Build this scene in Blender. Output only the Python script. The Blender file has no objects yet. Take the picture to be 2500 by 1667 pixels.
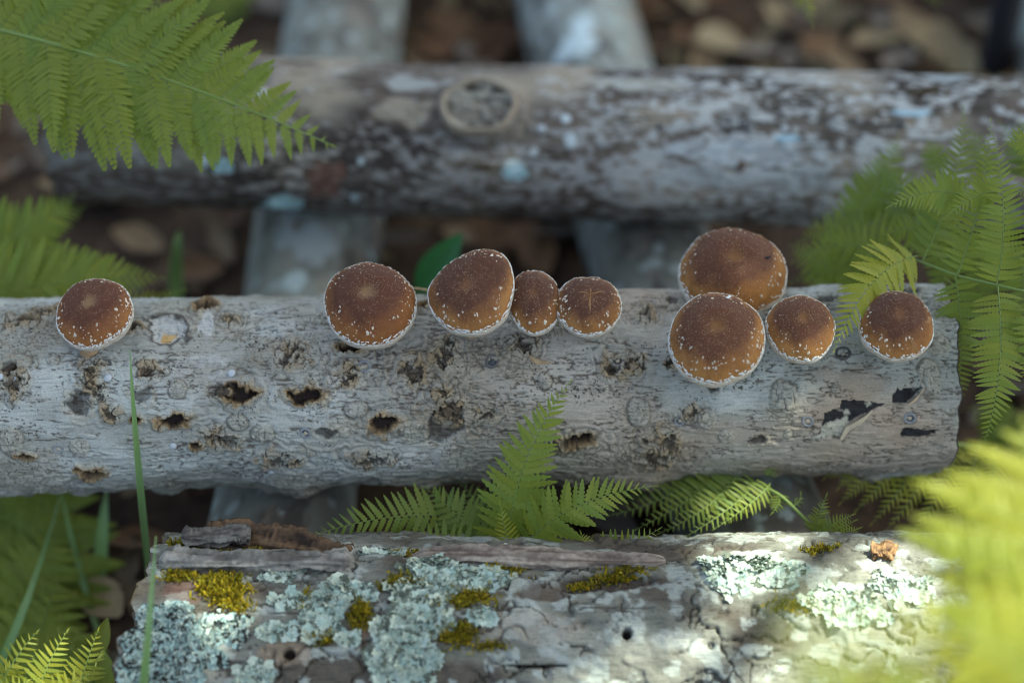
import bpy, math, random
import numpy as np
from mathutils import Vector, Matrix

# ------------------------------------------------------------------ camera, sky, sun, exposure
scene = bpy.context.scene
scene.render.engine = 'CYCLES'
scene.cycles.use_denoising = True
scene.cycles.pixel_filter_type = 'BLACKMAN_HARRIS'; scene.cycles.filter_width = 1.05
scene.cycles.max_bounces = 8
scene.cycles.transparent_max_bounces = 4
scene.cycles.sample_clamp_indirect = 6.0
COL = scene.collection

FOC = 85.0 / 36.0 * 2500.0            # focal length in pixels of the 2500 px wide photograph
S2 = math.sqrt(0.5)
RT = np.array([1.0, 0.0, 0.0]); UP = np.array([0.0, S2, S2]); FW = np.array([0.0, S2, -S2])
D0 = 2.1
P0 = UP * (946 - 833.5) / FOC * D0
CAM = P0 - FW * D0

cam_data = bpy.data.cameras.new('camera')
cam = bpy.data.objects.new('camera', cam_data); COL.objects.link(cam)
cam.location = CAM.tolist(); cam.rotation_euler = (math.radians(45), 0, 0)
cam_data.lens = 85; cam_data.sensor_width = 36; cam_data.clip_start = 0.05; cam_data.clip_end = 400
cam_data.dof.use_dof = True; cam_data.dof.focus_distance = 1.99; cam_data.dof.aperture_fstop = 1.5
cam_data.dof.aperture_blades = 0
scene.camera = cam

SUN = np.array([0.42, 0.10, 0.90]); SUN /= np.linalg.norm(SUN)
world = bpy.data.worlds.new('World'); scene.world = world; world.use_nodes = True
wn = world.node_tree.nodes; wn.clear()
sky = wn.new('ShaderNodeTexSky'); sky.sky_type = 'NISHITA'; sky.sun_disc = False
sky.sun_elevation = math.asin(SUN[2]); sky.sun_rotation = math.atan2(SUN[0], SUN[1])
sky.air_density = 0.6; sky.dust_density = 5.0; sky.ozone_density = 0.3
bg = wn.new('ShaderNodeBackground'); bg.inputs['Strength'].default_value = 0.13
wo = wn.new('ShaderNodeOutputWorld')
world.node_tree.links.new(sky.outputs[0], bg.inputs[0]); world.node_tree.links.new(bg.outputs[0], wo.inputs[0])
sun_data = bpy.data.lights.new('sun', 'SUN'); sun_data.energy = 3.0; sun_data.angle = math.radians(0.53)
sun_data.color = (1.0, 0.95, 0.84)
sun = bpy.data.objects.new('sun', sun_data); COL.objects.link(sun)
sun.rotation_euler = Vector(SUN).to_track_quat('Z', 'Y').to_euler(); sun.location = (1, 2, 6)
scene.view_settings.view_transform = 'Standard'; scene.view_settings.look = 'None'
scene.view_settings.exposure = 2.1; scene.view_settings.gamma = 1.0
scene.view_settings.use_white_balance = True; scene.view_settings.white_balance_temperature = 6400; scene.view_settings.white_balance_tint = -6

GZ = -0.215                              # ground level under the stack (main log axis is z = 0)
rng = np.random.default_rng(7)
random.seed(7)

# ------------------------------------------------------------------ helpers: pixels, noise, meshes
def pt(px, py, D):
    return CAM + D * (FW + RT * (px - 1250) / FOC + UP * (833.5 - py) / FOC)
def on_plane(px, py, z):
    r = FW + RT * (px - 1250) / FOC + UP * (833.5 - py) / FOC
    return CAM + r * ((z - CAM[2]) / r[2])
def unit(v):
    v = np.asarray(v, float); return v / (np.linalg.norm(v) + 1e-12)
def smooth(a, b, x):
    t = np.clip((x - a) / (b - a), 0, 1); return t * t * (3 - 2 * t)

def hash3(i, j, k, seed):
    n = (i.astype(np.int64) * 374761393 + j.astype(np.int64) * 668265263 + k.astype(np.int64) * 2147483647 + seed * 974711) & 0xffffffff
    n = ((n ^ (n >> 13)) * 1274126177) & 0xffffffff
    n = ((n ^ (n >> 16)) * 2246822519) & 0xffffffff
    return ((n ^ (n >> 15)) & 0xffffff) / float(0x1000000)
def vnoise(x, y, z, seed=0):
    xi, yi, zi = np.floor(x), np.floor(y), np.floor(z)
    fx, fy, fz = x - xi, y - yi, z - zi
    xi, yi, zi = xi.astype(np.int64), yi.astype(np.int64), zi.astype(np.int64)
    ux, uy, uz = [f * f * f * (f * (f * 6 - 15) + 10) for f in (fx, fy, fz)]
    r = 0
    for dx in (0, 1):
        wx = ux if dx else 1 - ux
        for dy in (0, 1):
            wy = uy if dy else 1 - uy
            for dz in (0, 1):
                r = r + hash3(xi + dx, yi + dy, zi + dz, seed) * wx * wy * (uz if dz else 1 - uz)
    return r * 2 - 1
def fbm(x, y, z, octv=4, seed=0):
    r, a, n = 0, 1.0, 0
    for o in range(octv):
        r = r + a * vnoise(x * 2 ** o + 17.3 * o, y * 2 ** o + 5.1 * o, z * 2 ** o + 9.7 * o, seed + o); n += a; a *= 0.5
    return r / n
def worley(u, v, seed=0):
    ui, vi = np.floor(u).astype(np.int64), np.floor(v).astype(np.int64)
    f1 = np.full(u.shape, 9.0); f2 = np.full(u.shape, 9.0); cid = np.zeros(u.shape)
    zz = np.zeros_like(ui)
    for dx in (-1, 0, 1):
        for dy in (-1, 0, 1):
            a, b = ui + dx, vi + dy
            d = np.hypot(a + hash3(a, b, zz, seed) - u, b + hash3(a, b, zz + 1, seed) - v)
            h = hash3(a, b, zz + 2, seed)
            m = d < f1
            f2 = np.where(m, f1, np.minimum(f2, d)); cid = np.where(m, h, cid); f1 = np.where(m, d, f1)
    return f1, f2, cid
def mix(a, b, t):
    return a * (1 - t[..., None]) + np.asarray(b, float) * t[..., None]

def mesh_from(name, V, F, cols=None, smooth_shade=True, mat_idx=None, attrs=None):
    """V (n,3); F list of index tuples or one (m,k) array; cols (n,3)."""
    me = bpy.data.meshes.new(name)
    V = np.asarray(V, np.float32)
    if isinstance(F, np.ndarray):
        groups = [F]
    else:
        by = {}
        for k, f in enumerate(F): by.setdefault(len(f), []).append(f)
        groups = [np.array(g, np.int64) for g in by.values()]
        if mat_idx is not None:
            bm_ = {}
            for k, f in enumerate(F): bm_.setdefault(len(f), []).append(mat_idx[k])
            mat_idx = np.concatenate([np.array(b) for b in bm_.values()])
    me.vertices.add(len(V)); me.vertices.foreach_set('co', V.ravel())
    loops = np.concatenate([g.ravel() for g in groups]).astype(np.int32)
    tot = np.concatenate([np.full(len(g), g.shape[1]) for g in groups]).astype(np.int32)
    st = (np.cumsum(tot) - tot).astype(np.int32)
    me.loops.add(len(loops)); me.loops.foreach_set('vertex_index', loops)
    me.polygons.add(len(tot)); me.polygons.foreach_set('loop_start', st); me.polygons.foreach_set('loop_total', tot)
    if mat_idx is not None: me.polygons.foreach_set('material_index', np.asarray(mat_idx, np.int32))
    me.polygons.foreach_set('use_smooth', np.full(len(tot), smooth_shade, bool))
    if cols is not None:
        at = me.attributes.new('Col', 'FLOAT_COLOR', 'POINT')
        c = np.ones((len(V), 4), np.float32); c[:, :3] = cols
        at.data.foreach_set('color', c.ravel())
    for k, v in (attrs or {}).items():
        at = me.attributes.new(k, 'FLOAT', 'POINT'); at.data.foreach_set('value', np.asarray(v, np.float32).ravel())
    me.update(calc_edges=True)
    return me
class MB:
    def __init__(s): s.V, s.F, s.C, s.n, s.M = [], [], [], 0, []
    def add(s, V, F, c=None, m=0):
        V = np.asarray(V, float)
        s.V.append(V); s.F += [tuple(i + s.n for i in f) for f in F]; s.M += [m] * len(F)
        if c is not None:
            c = np.asarray(c, float); s.C.append(np.broadcast_to(c, (len(V), 3)))
        s.n += len(V)
    def mesh(s, name, sm=True):
        return mesh_from(name, np.concatenate(s.V), s.F, np.concatenate(s.C) if s.C else None, sm, s.M if any(s.M) else None)
def tube(pts, rads, k=8, cap=True):
    pts = np.asarray(pts, float); n = len(pts); V, F = [], []
    ref = np.array([0.31, 0.17, 0.93])
    for i in range(n):
        t = unit(pts[min(i + 1, n - 1)] - pts[max(i - 1, 0)])
        a = unit(np.cross(t, ref)); b = np.cross(t, a)
        for j in range(k):
            w = 2 * math.pi * j / k
            V.append(pts[i] + rads[i] * (math.cos(w) * a + math.sin(w) * b))
    for i in range(n - 1):
        for j in range(k):
            F.append((i * k + j, i * k + (j + 1) % k, (i + 1) * k + (j + 1) % k, (i + 1) * k + j))
    if cap: F += [tuple(range(k))[::-1], tuple((n - 1) * k + j for j in range(k))]
    return np.array(V), F
def bez(a, b, c, n):
    """curve through b at its middle"""
    a, b, c = map(lambda q: np.asarray(q, float), (a, b, c)); m = 2 * b - (a + c) / 2
    t = np.linspace(0, 1, n)[:, None]
    return (1 - t) ** 2 * a + 2 * t * (1 - t) * m + t ** 2 * c

def tag(o, label=None, cat=None, group=None, kind=None):
    if label: o['label'] = label
    if cat: o['category'] = cat
    if group: o['group'] = group
    if kind: o['kind'] = kind
    return o
def thing(name, loc, label, cat, group=None):
    o = bpy.data.objects.new(name, None); COL.objects.link(o); o.location = [float(v) for v in loc]
    o.empty_display_size = 0.02
    return tag(o, label, cat, group)
def obj(name, me, mats, parent=None, origin=None):
    """links a mesh whose vertices are in world space; origin = where its own origin goes"""
    base = np.array(parent_world(parent)) if parent else np.zeros(3)
    org = np.asarray(origin, float) if origin is not None else base
    if np.any(org):
        me.transform(Matrix.Translation(Vector(-org)))
    o = bpy.data.objects.new(name, me); COL.objects.link(o)
    for m in (mats if isinstance(mats, (list, tuple)) else [mats]): me.materials.append(m)
    o.location = [float(v) for v in (org - base)]
    if parent: o.parent = parent
    return o
def parent_world(o):
    p = np.zeros(3)
    while o is not None:
        p += np.array(o.location); o = o.parent
    return p

# ------------------------------------------------------------------ materials
class NT:
    def __init__(s, name):
        s.m = bpy.data.materials.new(name); s.m.use_nodes = True
        s.t = s.m.node_tree; s.t.nodes.clear()
        s.out = s.n('ShaderNodeOutputMaterial')
    def n(s, typ, **kw):
        nd = s.t.nodes.new(typ)
        for k, v in kw.items():
            if k in nd.inputs: nd.inputs[k].default_value = v
            else: setattr(nd, k, v)
        return nd
    def l(s, a, b): s.t.links.new(a, b)
    def coord(s, scale=(1, 1, 1)):
        tc = s.n('ShaderNodeTexCoord'); mp = s.n('ShaderNodeMapping'); mp.inputs['Scale'].default_value = scale
        s.l(tc.outputs['Object'], mp.inputs['Vector']); return mp.outputs[0]
    def noise(s, vec, scale, detail=4, rough=0.55):
        nd = s.n('ShaderNodeTexNoise'); nd.inputs['Scale'].default_value = scale; nd.inputs['Detail'].default_value = detail
        nd.inputs['Roughness'].default_value = rough; s.l(vec, nd.inputs['Vector']); return nd.outputs['Fac']
    def voro(s, vec, scale, feature='F1'):
        nd = s.n('ShaderNodeTexVoronoi'); nd.feature = feature; nd.inputs['Scale'].default_value = scale
        s.l(vec, nd.inputs['Vector']); return nd
    def ramp(s, fac, stops):
        r = s.n('ShaderNodeValToRGB'); el = r.color_ramp.elements
        while len(el) < len(stops): el.new(0.5)
        for e, (p, c) in zip(el, stops):
            e.position = p; e.color = (*c, 1) if len(c) == 3 else c
        s.l(fac, r.inputs[0]); return r.outputs[0]
    def mixc(s, a, b, fac, blend='MIX'):
        nd = s.n('ShaderNodeMix'); nd.data_type = 'RGBA'; nd.blend_type = blend
        for sock, v in ((nd.inputs[0], fac), (nd.inputs[6], a), (nd.inputs[7], b)):
            if hasattr(v, 'is_output'): s.l(v, sock)
            elif isinstance(v, (int, float)): sock.default_value = v
            else: sock.default_value = (*v, 1)
        return nd.outputs[2]
    def math(s, op, a, b=0.0):
        nd = s.n('ShaderNodeMath'); nd.operation = op
        for sock, v in ((nd.inputs[0], a), (nd.inputs[1], b)):
            if hasattr(v, 'is_output'): s.l(v, sock)
            else: sock.default_value = v
        return nd.outputs[0]
    def attr(s, name='Col', out='Color'):
        nd = s.n('ShaderNodeAttribute'); nd.attribute_name = name; return nd.outputs[out]
    def bump(s, h, strength, dist):
        b = s.n('ShaderNodeBump'); b.inputs['Strength'].default_value = strength; b.inputs['Distance'].default_value = dist
        s.l(h, b.inputs['Height']); return b.outputs[0]
    def bsdf(s, col, rough=0.8, normal=None, spec=0.3, trans=None, sheen=0):
        b = s.n('ShaderNodeBsdfPrincipled')
        if hasattr(col, 'is_output'): s.l(col, b.inputs['Base Color'])
        else: b.inputs['Base Color'].default_value = (*col, 1)
        if hasattr(rough, 'is_output'): s.l(rough, b.inputs['Roughness'])
        else: b.inputs['Roughness'].default_value = rough
        b.inputs['Specular IOR Level'].default_value = spec
        if normal is not None: s.l(normal, b.inputs['Normal'])
        sh = b.outputs[0]
        if trans:
            tr = s.n('ShaderNodeBsdfTranslucent'); mx = s.n('ShaderNodeMixShader'); mx.inputs[0].default_value = trans[1]
            if hasattr(trans[0], 'is_output'): s.l(trans[0], tr.inputs[0])
            else: tr.inputs[0].default_value = (*trans[0], 1)
            s.l(sh, mx.inputs[1]); s.l(tr.outputs[0], mx.inputs[2]); sh = mx.outputs[0]
        s.l(sh, s.out.inputs[0]); return s.m

def bark_material(name, streak=0.35, speck=0.6, grain=(0.5, 7, 7), spec=0.25):
    k = NT(name); c = k.attr()
    v1 = k.coord(grain); v2 = k.coord()
    st = k.noise(v1, 110, 5, 0.65)
    c = k.mixc(c, k.ramp(st, [(0.30, (0.30, 0.27, 0.24)), (0.46, (1, 1, 1)), (0.75, (1.12, 1.12, 1.12))]), streak, 'MULTIPLY')
    fine = k.noise(v2, 900, 3, 0.6)
    c = k.mixc(c, k.ramp(fine, [(0.3, (0.62, 0.6, 0.58)), (0.7, (1.25, 1.25, 1.25))]), 0.6, 'MULTIPLY')
    vo = k.voro(v2, 260); msk = k.noise(v2, 26, 3)
    dot = k.math('MULTIPLY', k.math('LESS_THAN', vo.outputs['Distance'], 0.24), k.math('GREATER_THAN', msk, 0.56))
    c = k.mixc(c, (0.03, 0.028, 0.026), k.math('MULTIPLY', dot, speck))
    h = k.math('ADD', k.math('MULTIPLY', st, 0.7), k.math('MULTIPLY', fine, 0.5))
    return k.bsdf(c, 0.82, k.bump(h, 0.55, 0.0012), spec)
M_BARK = bark_material('pale_bark', 0.6, 0.7)
M_BARK_BACK = bark_material('weathered_bark', 0.5, 0.3)
M_BARK_FRONT = bark_material('rough_grey_bark', 0.75, 0.5)
M_BARK_CROSS = bark_material('blue_grey_bark', 0.3, 0.3, (5, 0.6, 5))
def attr_material(name, rough=0.8, spec=0.2, noise_scale=400, amt=0.4, trans=None, bump=0.3, bd=0.0008):
    k = NT(name); c = k.attr(); v = k.coord()
    f = k.noise(v, noise_scale, 4, 0.6)
    c = k.mixc(c, k.ramp(f, [(0.3, (0.6, 0.6, 0.6)), (0.7, (1.25, 1.25, 1.25))]), amt, 'MULTIPLY')
    return k.bsdf(c, rough, k.bump(f, bump, bd), spec, (c, trans) if trans else None)
M_WOOD = attr_material('cut_wood', noise_scale=300)
M_LICHEN = attr_material('lichen', 0.9, 0.1, 700, 0.35)
M_MOSS = attr_material('moss', 0.8, 0.2, 900, 0.4, 0.25)
M_PLUG = attr_material('wax_plug', 0.35, 0.5, 900, 0.2)
M_LITTER = attr_material('dead_leaf', 0.75, 0.2, 120, 0.5, 0.12)
M_SCALE = attr_material('cap_scale', 0.85, 0.15, 1500, 0.25)
M_STEM = attr_material('mushroom_stem', 0.8, 0.2, 500, 0.4)
M_TWIG = attr_material('twig_bark', 0.85, 0.15, 260, 0.7, None, 0.9, 0.0015)

def fern_material(name, col, tcol, tr=0.42):
    k = NT(name); v = k.coord()
    f = k.noise(v, 3.0, 3)
    oi = k.n('ShaderNodeObjectInfo')
    c = k.mixc(col, (col[0] * 0.72, col[1] * 0.86, col[2] * 0.8), f)
    c = k.mixc(c, (col[0] * 1.35, col[1] * 1.08, col[2] * 0.7), k.math('MULTIPLY', oi.outputs['Random'], 0.55))
    return k.bsdf(c, 0.5, None, 0.35, (tcol, tr))
FERN = {
    'bright': fern_material('fern_bright', (0.205, 0.255, 0.042), (0.30, 0.38, 0.05)),
    'mid': fern_material('fern_mid', (0.165, 0.22, 0.042), (0.24, 0.32, 0.05)),
    'dark': fern_material('fern_dark', (0.11, 0.165, 0.04), (0.16, 0.24, 0.04)),
    'yellow': fern_material('fern_young', (0.285, 0.305, 0.042), (0.42, 0.46, 0.05)),
}
M_RACHIS = NT('fern_rachis'); M_RACHIS = M_RACHIS.bsdf((0.17, 0.23, 0.06), 0.5, None, 0.3)
k = NT('grass_blade'); M_GRASS = k.bsdf(k.mixc((0.23, 0.35, 0.13), (0.19, 0.32, 0.13), k.noise(k.coord((30, 30, 1)), 20, 2)), 0.4, None, 0.4, ((0.25, 0.38, 0.10), 0.35))
k = NT('broad_leaf'); M_LEAF = k.bsdf(k.mixc((0.03, 0.14, 0.05), (0.05, 0.17, 0.04), k.noise(k.coord(), 40, 3)), 0.4, None, 0.4, ((0.06, 0.2, 0.03), 0.3))
k = NT('canopy_leaf'); M_CANOPY = k.bsdf((0.05, 0.10, 0.025), 0.5, None, 0.3, ((0.06, 0.13, 0.02), 0.25))

def cap_material(name, dark, midc, edge, hi):
    k = NT(name); rad = k.attr('rad', 'Fac'); ang = k.attr('ang', 'Fac'); v = k.coord()
    n1 = k.noise(v, 45, 4, 0.6); n2 = k.noise(v, 140, 3)
    r2 = k.math('ADD', k.math('ADD', rad, k.attr('front_lit', 'Fac')), k.math('MULTIPLY', k.math('SUBTRACT', n1, 0.5), 0.8))
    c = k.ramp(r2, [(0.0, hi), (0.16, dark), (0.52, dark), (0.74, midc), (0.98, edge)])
    # radial fibrils
    cm = k.n('ShaderNodeCombineXYZ'); k.l(k.math('MULTIPLY', ang, 60.0), cm.inputs[0]); k.l(k.math('MULTIPLY', rad, 7.0), cm.inputs[1])
    fib = k.noise(cm.outputs[0], 1.0, 4, 0.7)
    c = k.mixc(c, k.ramp(fib, [(0.3, (0.66, 0.62, 0.58)), (0.7, (1.28, 1.25, 1.2))]), 0.55, 'MULTIPLY')
    # fine pale specks over the disc
    vo = k.voro(v, 620); dots = k.math('LESS_THAN', vo.outputs['Distance'], 0.22)
    dots = k.math('MULTIPLY', dots, k.math('GREATER_THAN', n2, 0.50))
    c = k.mixc(c, (0.34, 0.21, 0.11), k.math('MULTIPLY', dots, 0.5))
    # woolly white margin
    w = k.math('ADD', rad, k.math('MULTIPLY', k.math('SUBTRACT', fib, 0.5), 0.22))
    wm = k.ramp(w, [(0.955, (0, 0, 0)), (1.01, (1, 1, 1))])
    c = k.mixc(c, (0.66, 0.63, 0.57), wm)
    h = k.math('ADD', k.math('MULTIPLY', n2, 0.6), k.math('MULTIPLY', fib, 0.25))
    return k.bsdf(c, 0.6, k.bump(h, 0.35, 0.0009), 0.16)
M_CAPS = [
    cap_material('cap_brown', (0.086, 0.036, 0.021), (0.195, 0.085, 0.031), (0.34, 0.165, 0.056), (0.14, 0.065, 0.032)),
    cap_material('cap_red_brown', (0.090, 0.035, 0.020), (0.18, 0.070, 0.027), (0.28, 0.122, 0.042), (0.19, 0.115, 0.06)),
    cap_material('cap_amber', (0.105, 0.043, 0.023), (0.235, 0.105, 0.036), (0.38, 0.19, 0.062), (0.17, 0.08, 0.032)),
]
k = NT('cap_margin'); vv = k.coord(); M_MARGIN = k.bsdf(k.mixc((0.60, 0.57, 0.51), (0.36, 0.28, 0.20), k.ramp(k.noise(k.coord((1, 1, 5)), 190, 4), [(0.35, (0, 0, 0)), (0.65, (1, 1, 1))])), 0.85, k.bump(k.noise(vv, 600, 3), 0.4, 0.0006), 0.15)
k = NT('gills'); vv = k.coord(); M_GILL = k.bsdf((0.52, 0.46, 0.36), 0.8)

# ------------------------------------------------------------------ ground and leaf litter
def ground_z(x, y):
    x = np.asarray(x, float); y = np.asarray(y, float)
    return GZ + 0.012 * fbm(x * 5, y * 5, x * 0, 3, 3) + 0.02 * smooth(0.6, 2.5, np.abs(y)) - 0.012
n = 220
gx = np.sign(np.linspace(-1, 1, n)) * np.abs(np.linspace(-1, 1, n)) ** 3 * 60
X, Y = np.meshgrid(gx, gx + 0.3, indexing='ij')
V = np.stack([X, Y, ground_z(X, Y)], -1).reshape(-1, 3)
I = np.arange(n * n).reshape(n, n)
F = np.stack([I[:-1, :-1], I[1:, :-1], I[1:, 1:], I[:-1, 1:]], -1).reshape(-1, 4)
k = NT('forest_soil'); v = k.coord()
c = k.ramp(k.noise(v, 14, 6, 0.65), [(0.32, (0.030, 0.021, 0.017)), (0.5, (0.060, 0.040, 0.028)), (0.68, (0.11, 0.075, 0.048))])
M_SOIL = k.bsdf(c, 0.95, k.bump(k.noise(v, 60, 5), 0.8, 0.01), 0.1)
g = obj('ground', mesh_from('ground', V, F), M_SOIL); tag(g, 'dark brown forest soil under the stacked logs', 'ground', kind='structure')

def leaf_shape(L, W, curl, rs, lobes=0):
    """a dry leaf: strip of 3 columns, rolled across and bent along"""
    n = 9; V, F = [], []
    for i in range(n):
        t = i / (n - 1)
        w = W * math.sin(math.pi * min(1, t * 0.96 + 0.03)) ** 0.8
        if lobes: w *= 0.62 + 0.38 * abs(math.sin(math.pi * lobes * t))
        for j in (-1, -0.5, 0, 0.5, 1):
            a = j * curl
            V.append((w * (math.sin(a) / curl if curl else j), L * (t - 0.5), (1 - math.cos(a)) / max(curl, .01) * w + 0.25 * L * curl * (t - 0.5) ** 2 + rs.uniform(-.02, .02) * L))
    for i in range(n - 1):
        for j in range(4):
            F.append((i * 5 + j, i * 5 + j + 1, (i + 1) * 5 + j + 1, (i + 1) * 5 + j))
    return np.array(V), F
LEAFCOL = np.array([(0.24, 0.17, 0.10), (0.17, 0.10, 0.055), (0.10, 0.055, 0.032), (0.30, 0.235, 0.14), (0.20, 0.17, 0.14), (0.14, 0.075, 0.04), (0.07, 0.045, 0.032)])
def rotm(ax, ay, az):
    return np.array(Matrix.Rotation(az, 3, 'Z') @ Matrix.Rotation(ay, 3, 'Y') @ Matrix.Rotation(ax, 3, 'X'))
mb = MB()
for i in range(2600):
    x = rng.uniform(-1.1, 1.1); y = rng.uniform(-0.75, 2.0)
    if rng.random() < 0.35 and y < 0.5: continue
    L = rng.uniform(0.03, 0.085); V, F = leaf_shape(L, L * rng.uniform(0.2, 0.34), rng.uniform(0.2, 1.1), rng, rng.choice([0, 0, 3, 4]))
    V = V @ rotm(rng.uniform(-.45, .45), rng.uniform(-.45, .45), rng.uniform(0, 6.28)).T
    V += (x, y, float(ground_z(x, y)) + 0.006 + rng.uniform(0, 0.012))
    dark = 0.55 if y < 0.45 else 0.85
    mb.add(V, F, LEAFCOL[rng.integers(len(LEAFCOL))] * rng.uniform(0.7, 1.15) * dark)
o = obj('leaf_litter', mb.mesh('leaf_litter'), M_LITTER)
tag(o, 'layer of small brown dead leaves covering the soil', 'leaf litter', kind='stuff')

# ------------------------------------------------------------------ logs
LOGS = {}
def make_log(key, name, A, B, R, bark, mat, label, group=None, nl=600, nf=220, nb=40, bend=None, fine=(-62, 152), rag=0.004, endcol=(0.30, 0.24, 0.17)):
    A, B = np.asarray(A, float), np.asarray(B, float); L = np.linalg.norm(B - A); e1 = (B - A) / L
    fr = unit(np.cross(e1, [0, 0, 1.0])); up = np.cross(fr, e1)          # fr: towards the camera side for logs along +x
    th = np.radians(np.concatenate([np.linspace(fine[0], fine[1], nf, endpoint=False), np.linspace(fine[1], fine[0] + 360, nb, endpoint=False)]))
    x = np.linspace(0, L, nl)
    Xg, Tg = np.meshgrid(x, th, indexing='ij')
    P = (Xg, R * np.cos(Tg), R * np.sin(Tg))
    lg = dict(A=A, B=B, L=L, e1=e1, fr=fr, up=up, R=R, x=x, th=th, bend=bend)
    disp, col = bark(lg, Xg, Tg, P)
    # ragged saw cuts
    ragn = rag * fbm(P[1] * 60, P[2] * 60, P[0] * 0 + 3, 3, 5)
    Xr = Xg + ragn * (np.exp(-Xg / 0.02) + np.exp(-(L - Xg) / 0.02)) + lg.get('shear', 0) * np.sin(Tg) * np.exp(-Xg / 0.25)
    ax = axis_at(lg, Xr)
    rr = R + disp
    Vg = ax + rr[..., None] * (np.cos(Tg)[..., None] * up + np.sin(Tg)[..., None] * fr)
    lg['V'] = Vg
    na = len(th); I = np.arange(nl * na).reshape(nl, na); J = np.roll(I, -1, 1)
    F = np.stack([I[:-1], I[1:], J[1:], J[:-1]], -1).reshape(-1, 4)
    mid = (A + B) / 2; base = mid - np.array([0, 0, R])
    root = thing(name, base, label, 'log', group)
    me = mesh_from('bark', Vg.reshape(-1, 3), F[:, ::-1] if False else F, col.reshape(-1, 3))
    obj('bark', me, mat, root)
    for s in (0, nl - 1):
        ring = Vg[s]; cen = ring.mean(0); nr = 14; mbk = MB(); rows = []
        ts = np.linspace(1, 0.02, nr)
        VV = np.concatenate([cen + (ring - cen) * t + e1 * (0.0015 * math.sin(40 * t)) * (1 if s else -1) for t in ts])
        FF = []
        for r in range(nr - 1):
            for j in range(na):
                FF.append((r * na + j, r * na + (j + 1) % na, (r + 1) * na + (j + 1) % na, (r + 1) * na + j))
        tt = np.repeat(ts, na); rings = 0.75 + 0.25 * np.sin(tt * 60)
        cc = np.asarray(endcol)[None] * rings[:, None] * (0.75 + 0.35 * (1 - tt))[:, None]
        obj('cut_end', mesh_from('cut_end', VV, np.array(FF if s else [f[::-1] for f in FF]), cc), M_WOOD, root)
    lg['root'] = root; LOGS[key] = lg
    return lg
def axis_at(lg, x):
    t = np.asarray(x) / lg['L']
    p = lg['A'] + np.asarray(x)[..., None] * lg['e1']
    if lg['bend'] is not None: p = p + (4 * t * (1 - t))[..., None] * np.asarray(lg['bend'])
    return p
def hit(lg, px, py):
    """pixel -> (x along the log, theta) on its mean cylinder"""
    r = unit(FW + RT * (px - 1250) / FOC + UP * (833.5 - py) / FOC); o = CAM - lg['A']; e = lg['e1']
    a = r - e * (r @ e); b = o - e * (o @ e)
    A2, B2, C2 = a @ a, 2 * a @ b, b @ b - lg['R'] ** 2
    disc = B2 * B2 - 4 * A2 * C2
    t = (-B2 - math.sqrt(max(disc, 0))) / (2 * A2); q = o + r * t
    return float(q @ e), math.atan2(q @ lg['fr'], q @ lg['up'])
def surf(lg, x, th):
    i = int(np.clip(np.searchsorted(lg['x'], x), 1, len(lg['x']) - 2))
    d = (lg['th'] - th + math.pi) % (2 * math.pi) - math.pi; j = int(np.argmin(np.abs(d)))
    p = lg['V'][i, j]; nn = math.cos(lg['th'][j]) * lg['up'] + math.sin(lg['th'][j]) * lg['fr']
    return p.copy(), nn

# --- feature stamping on bark
def feat(lg, X, T, px, py, rx, ry, warp=None):
    x0, t0 = hit(lg, px, py)
    sc = 2.05 / FOC
    vis = max(0.35, math.cos(t0 - math.radians(45)))
    dx = (X - x0) / (rx * sc); ds = lg['R'] * ((T - t0 + math.pi) % (2 * math.pi) - math.pi) / (ry * sc / vis)
    if warp is not None: dx = dx + warp[0]; ds = ds + warp[1]
    return dx, ds

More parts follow.
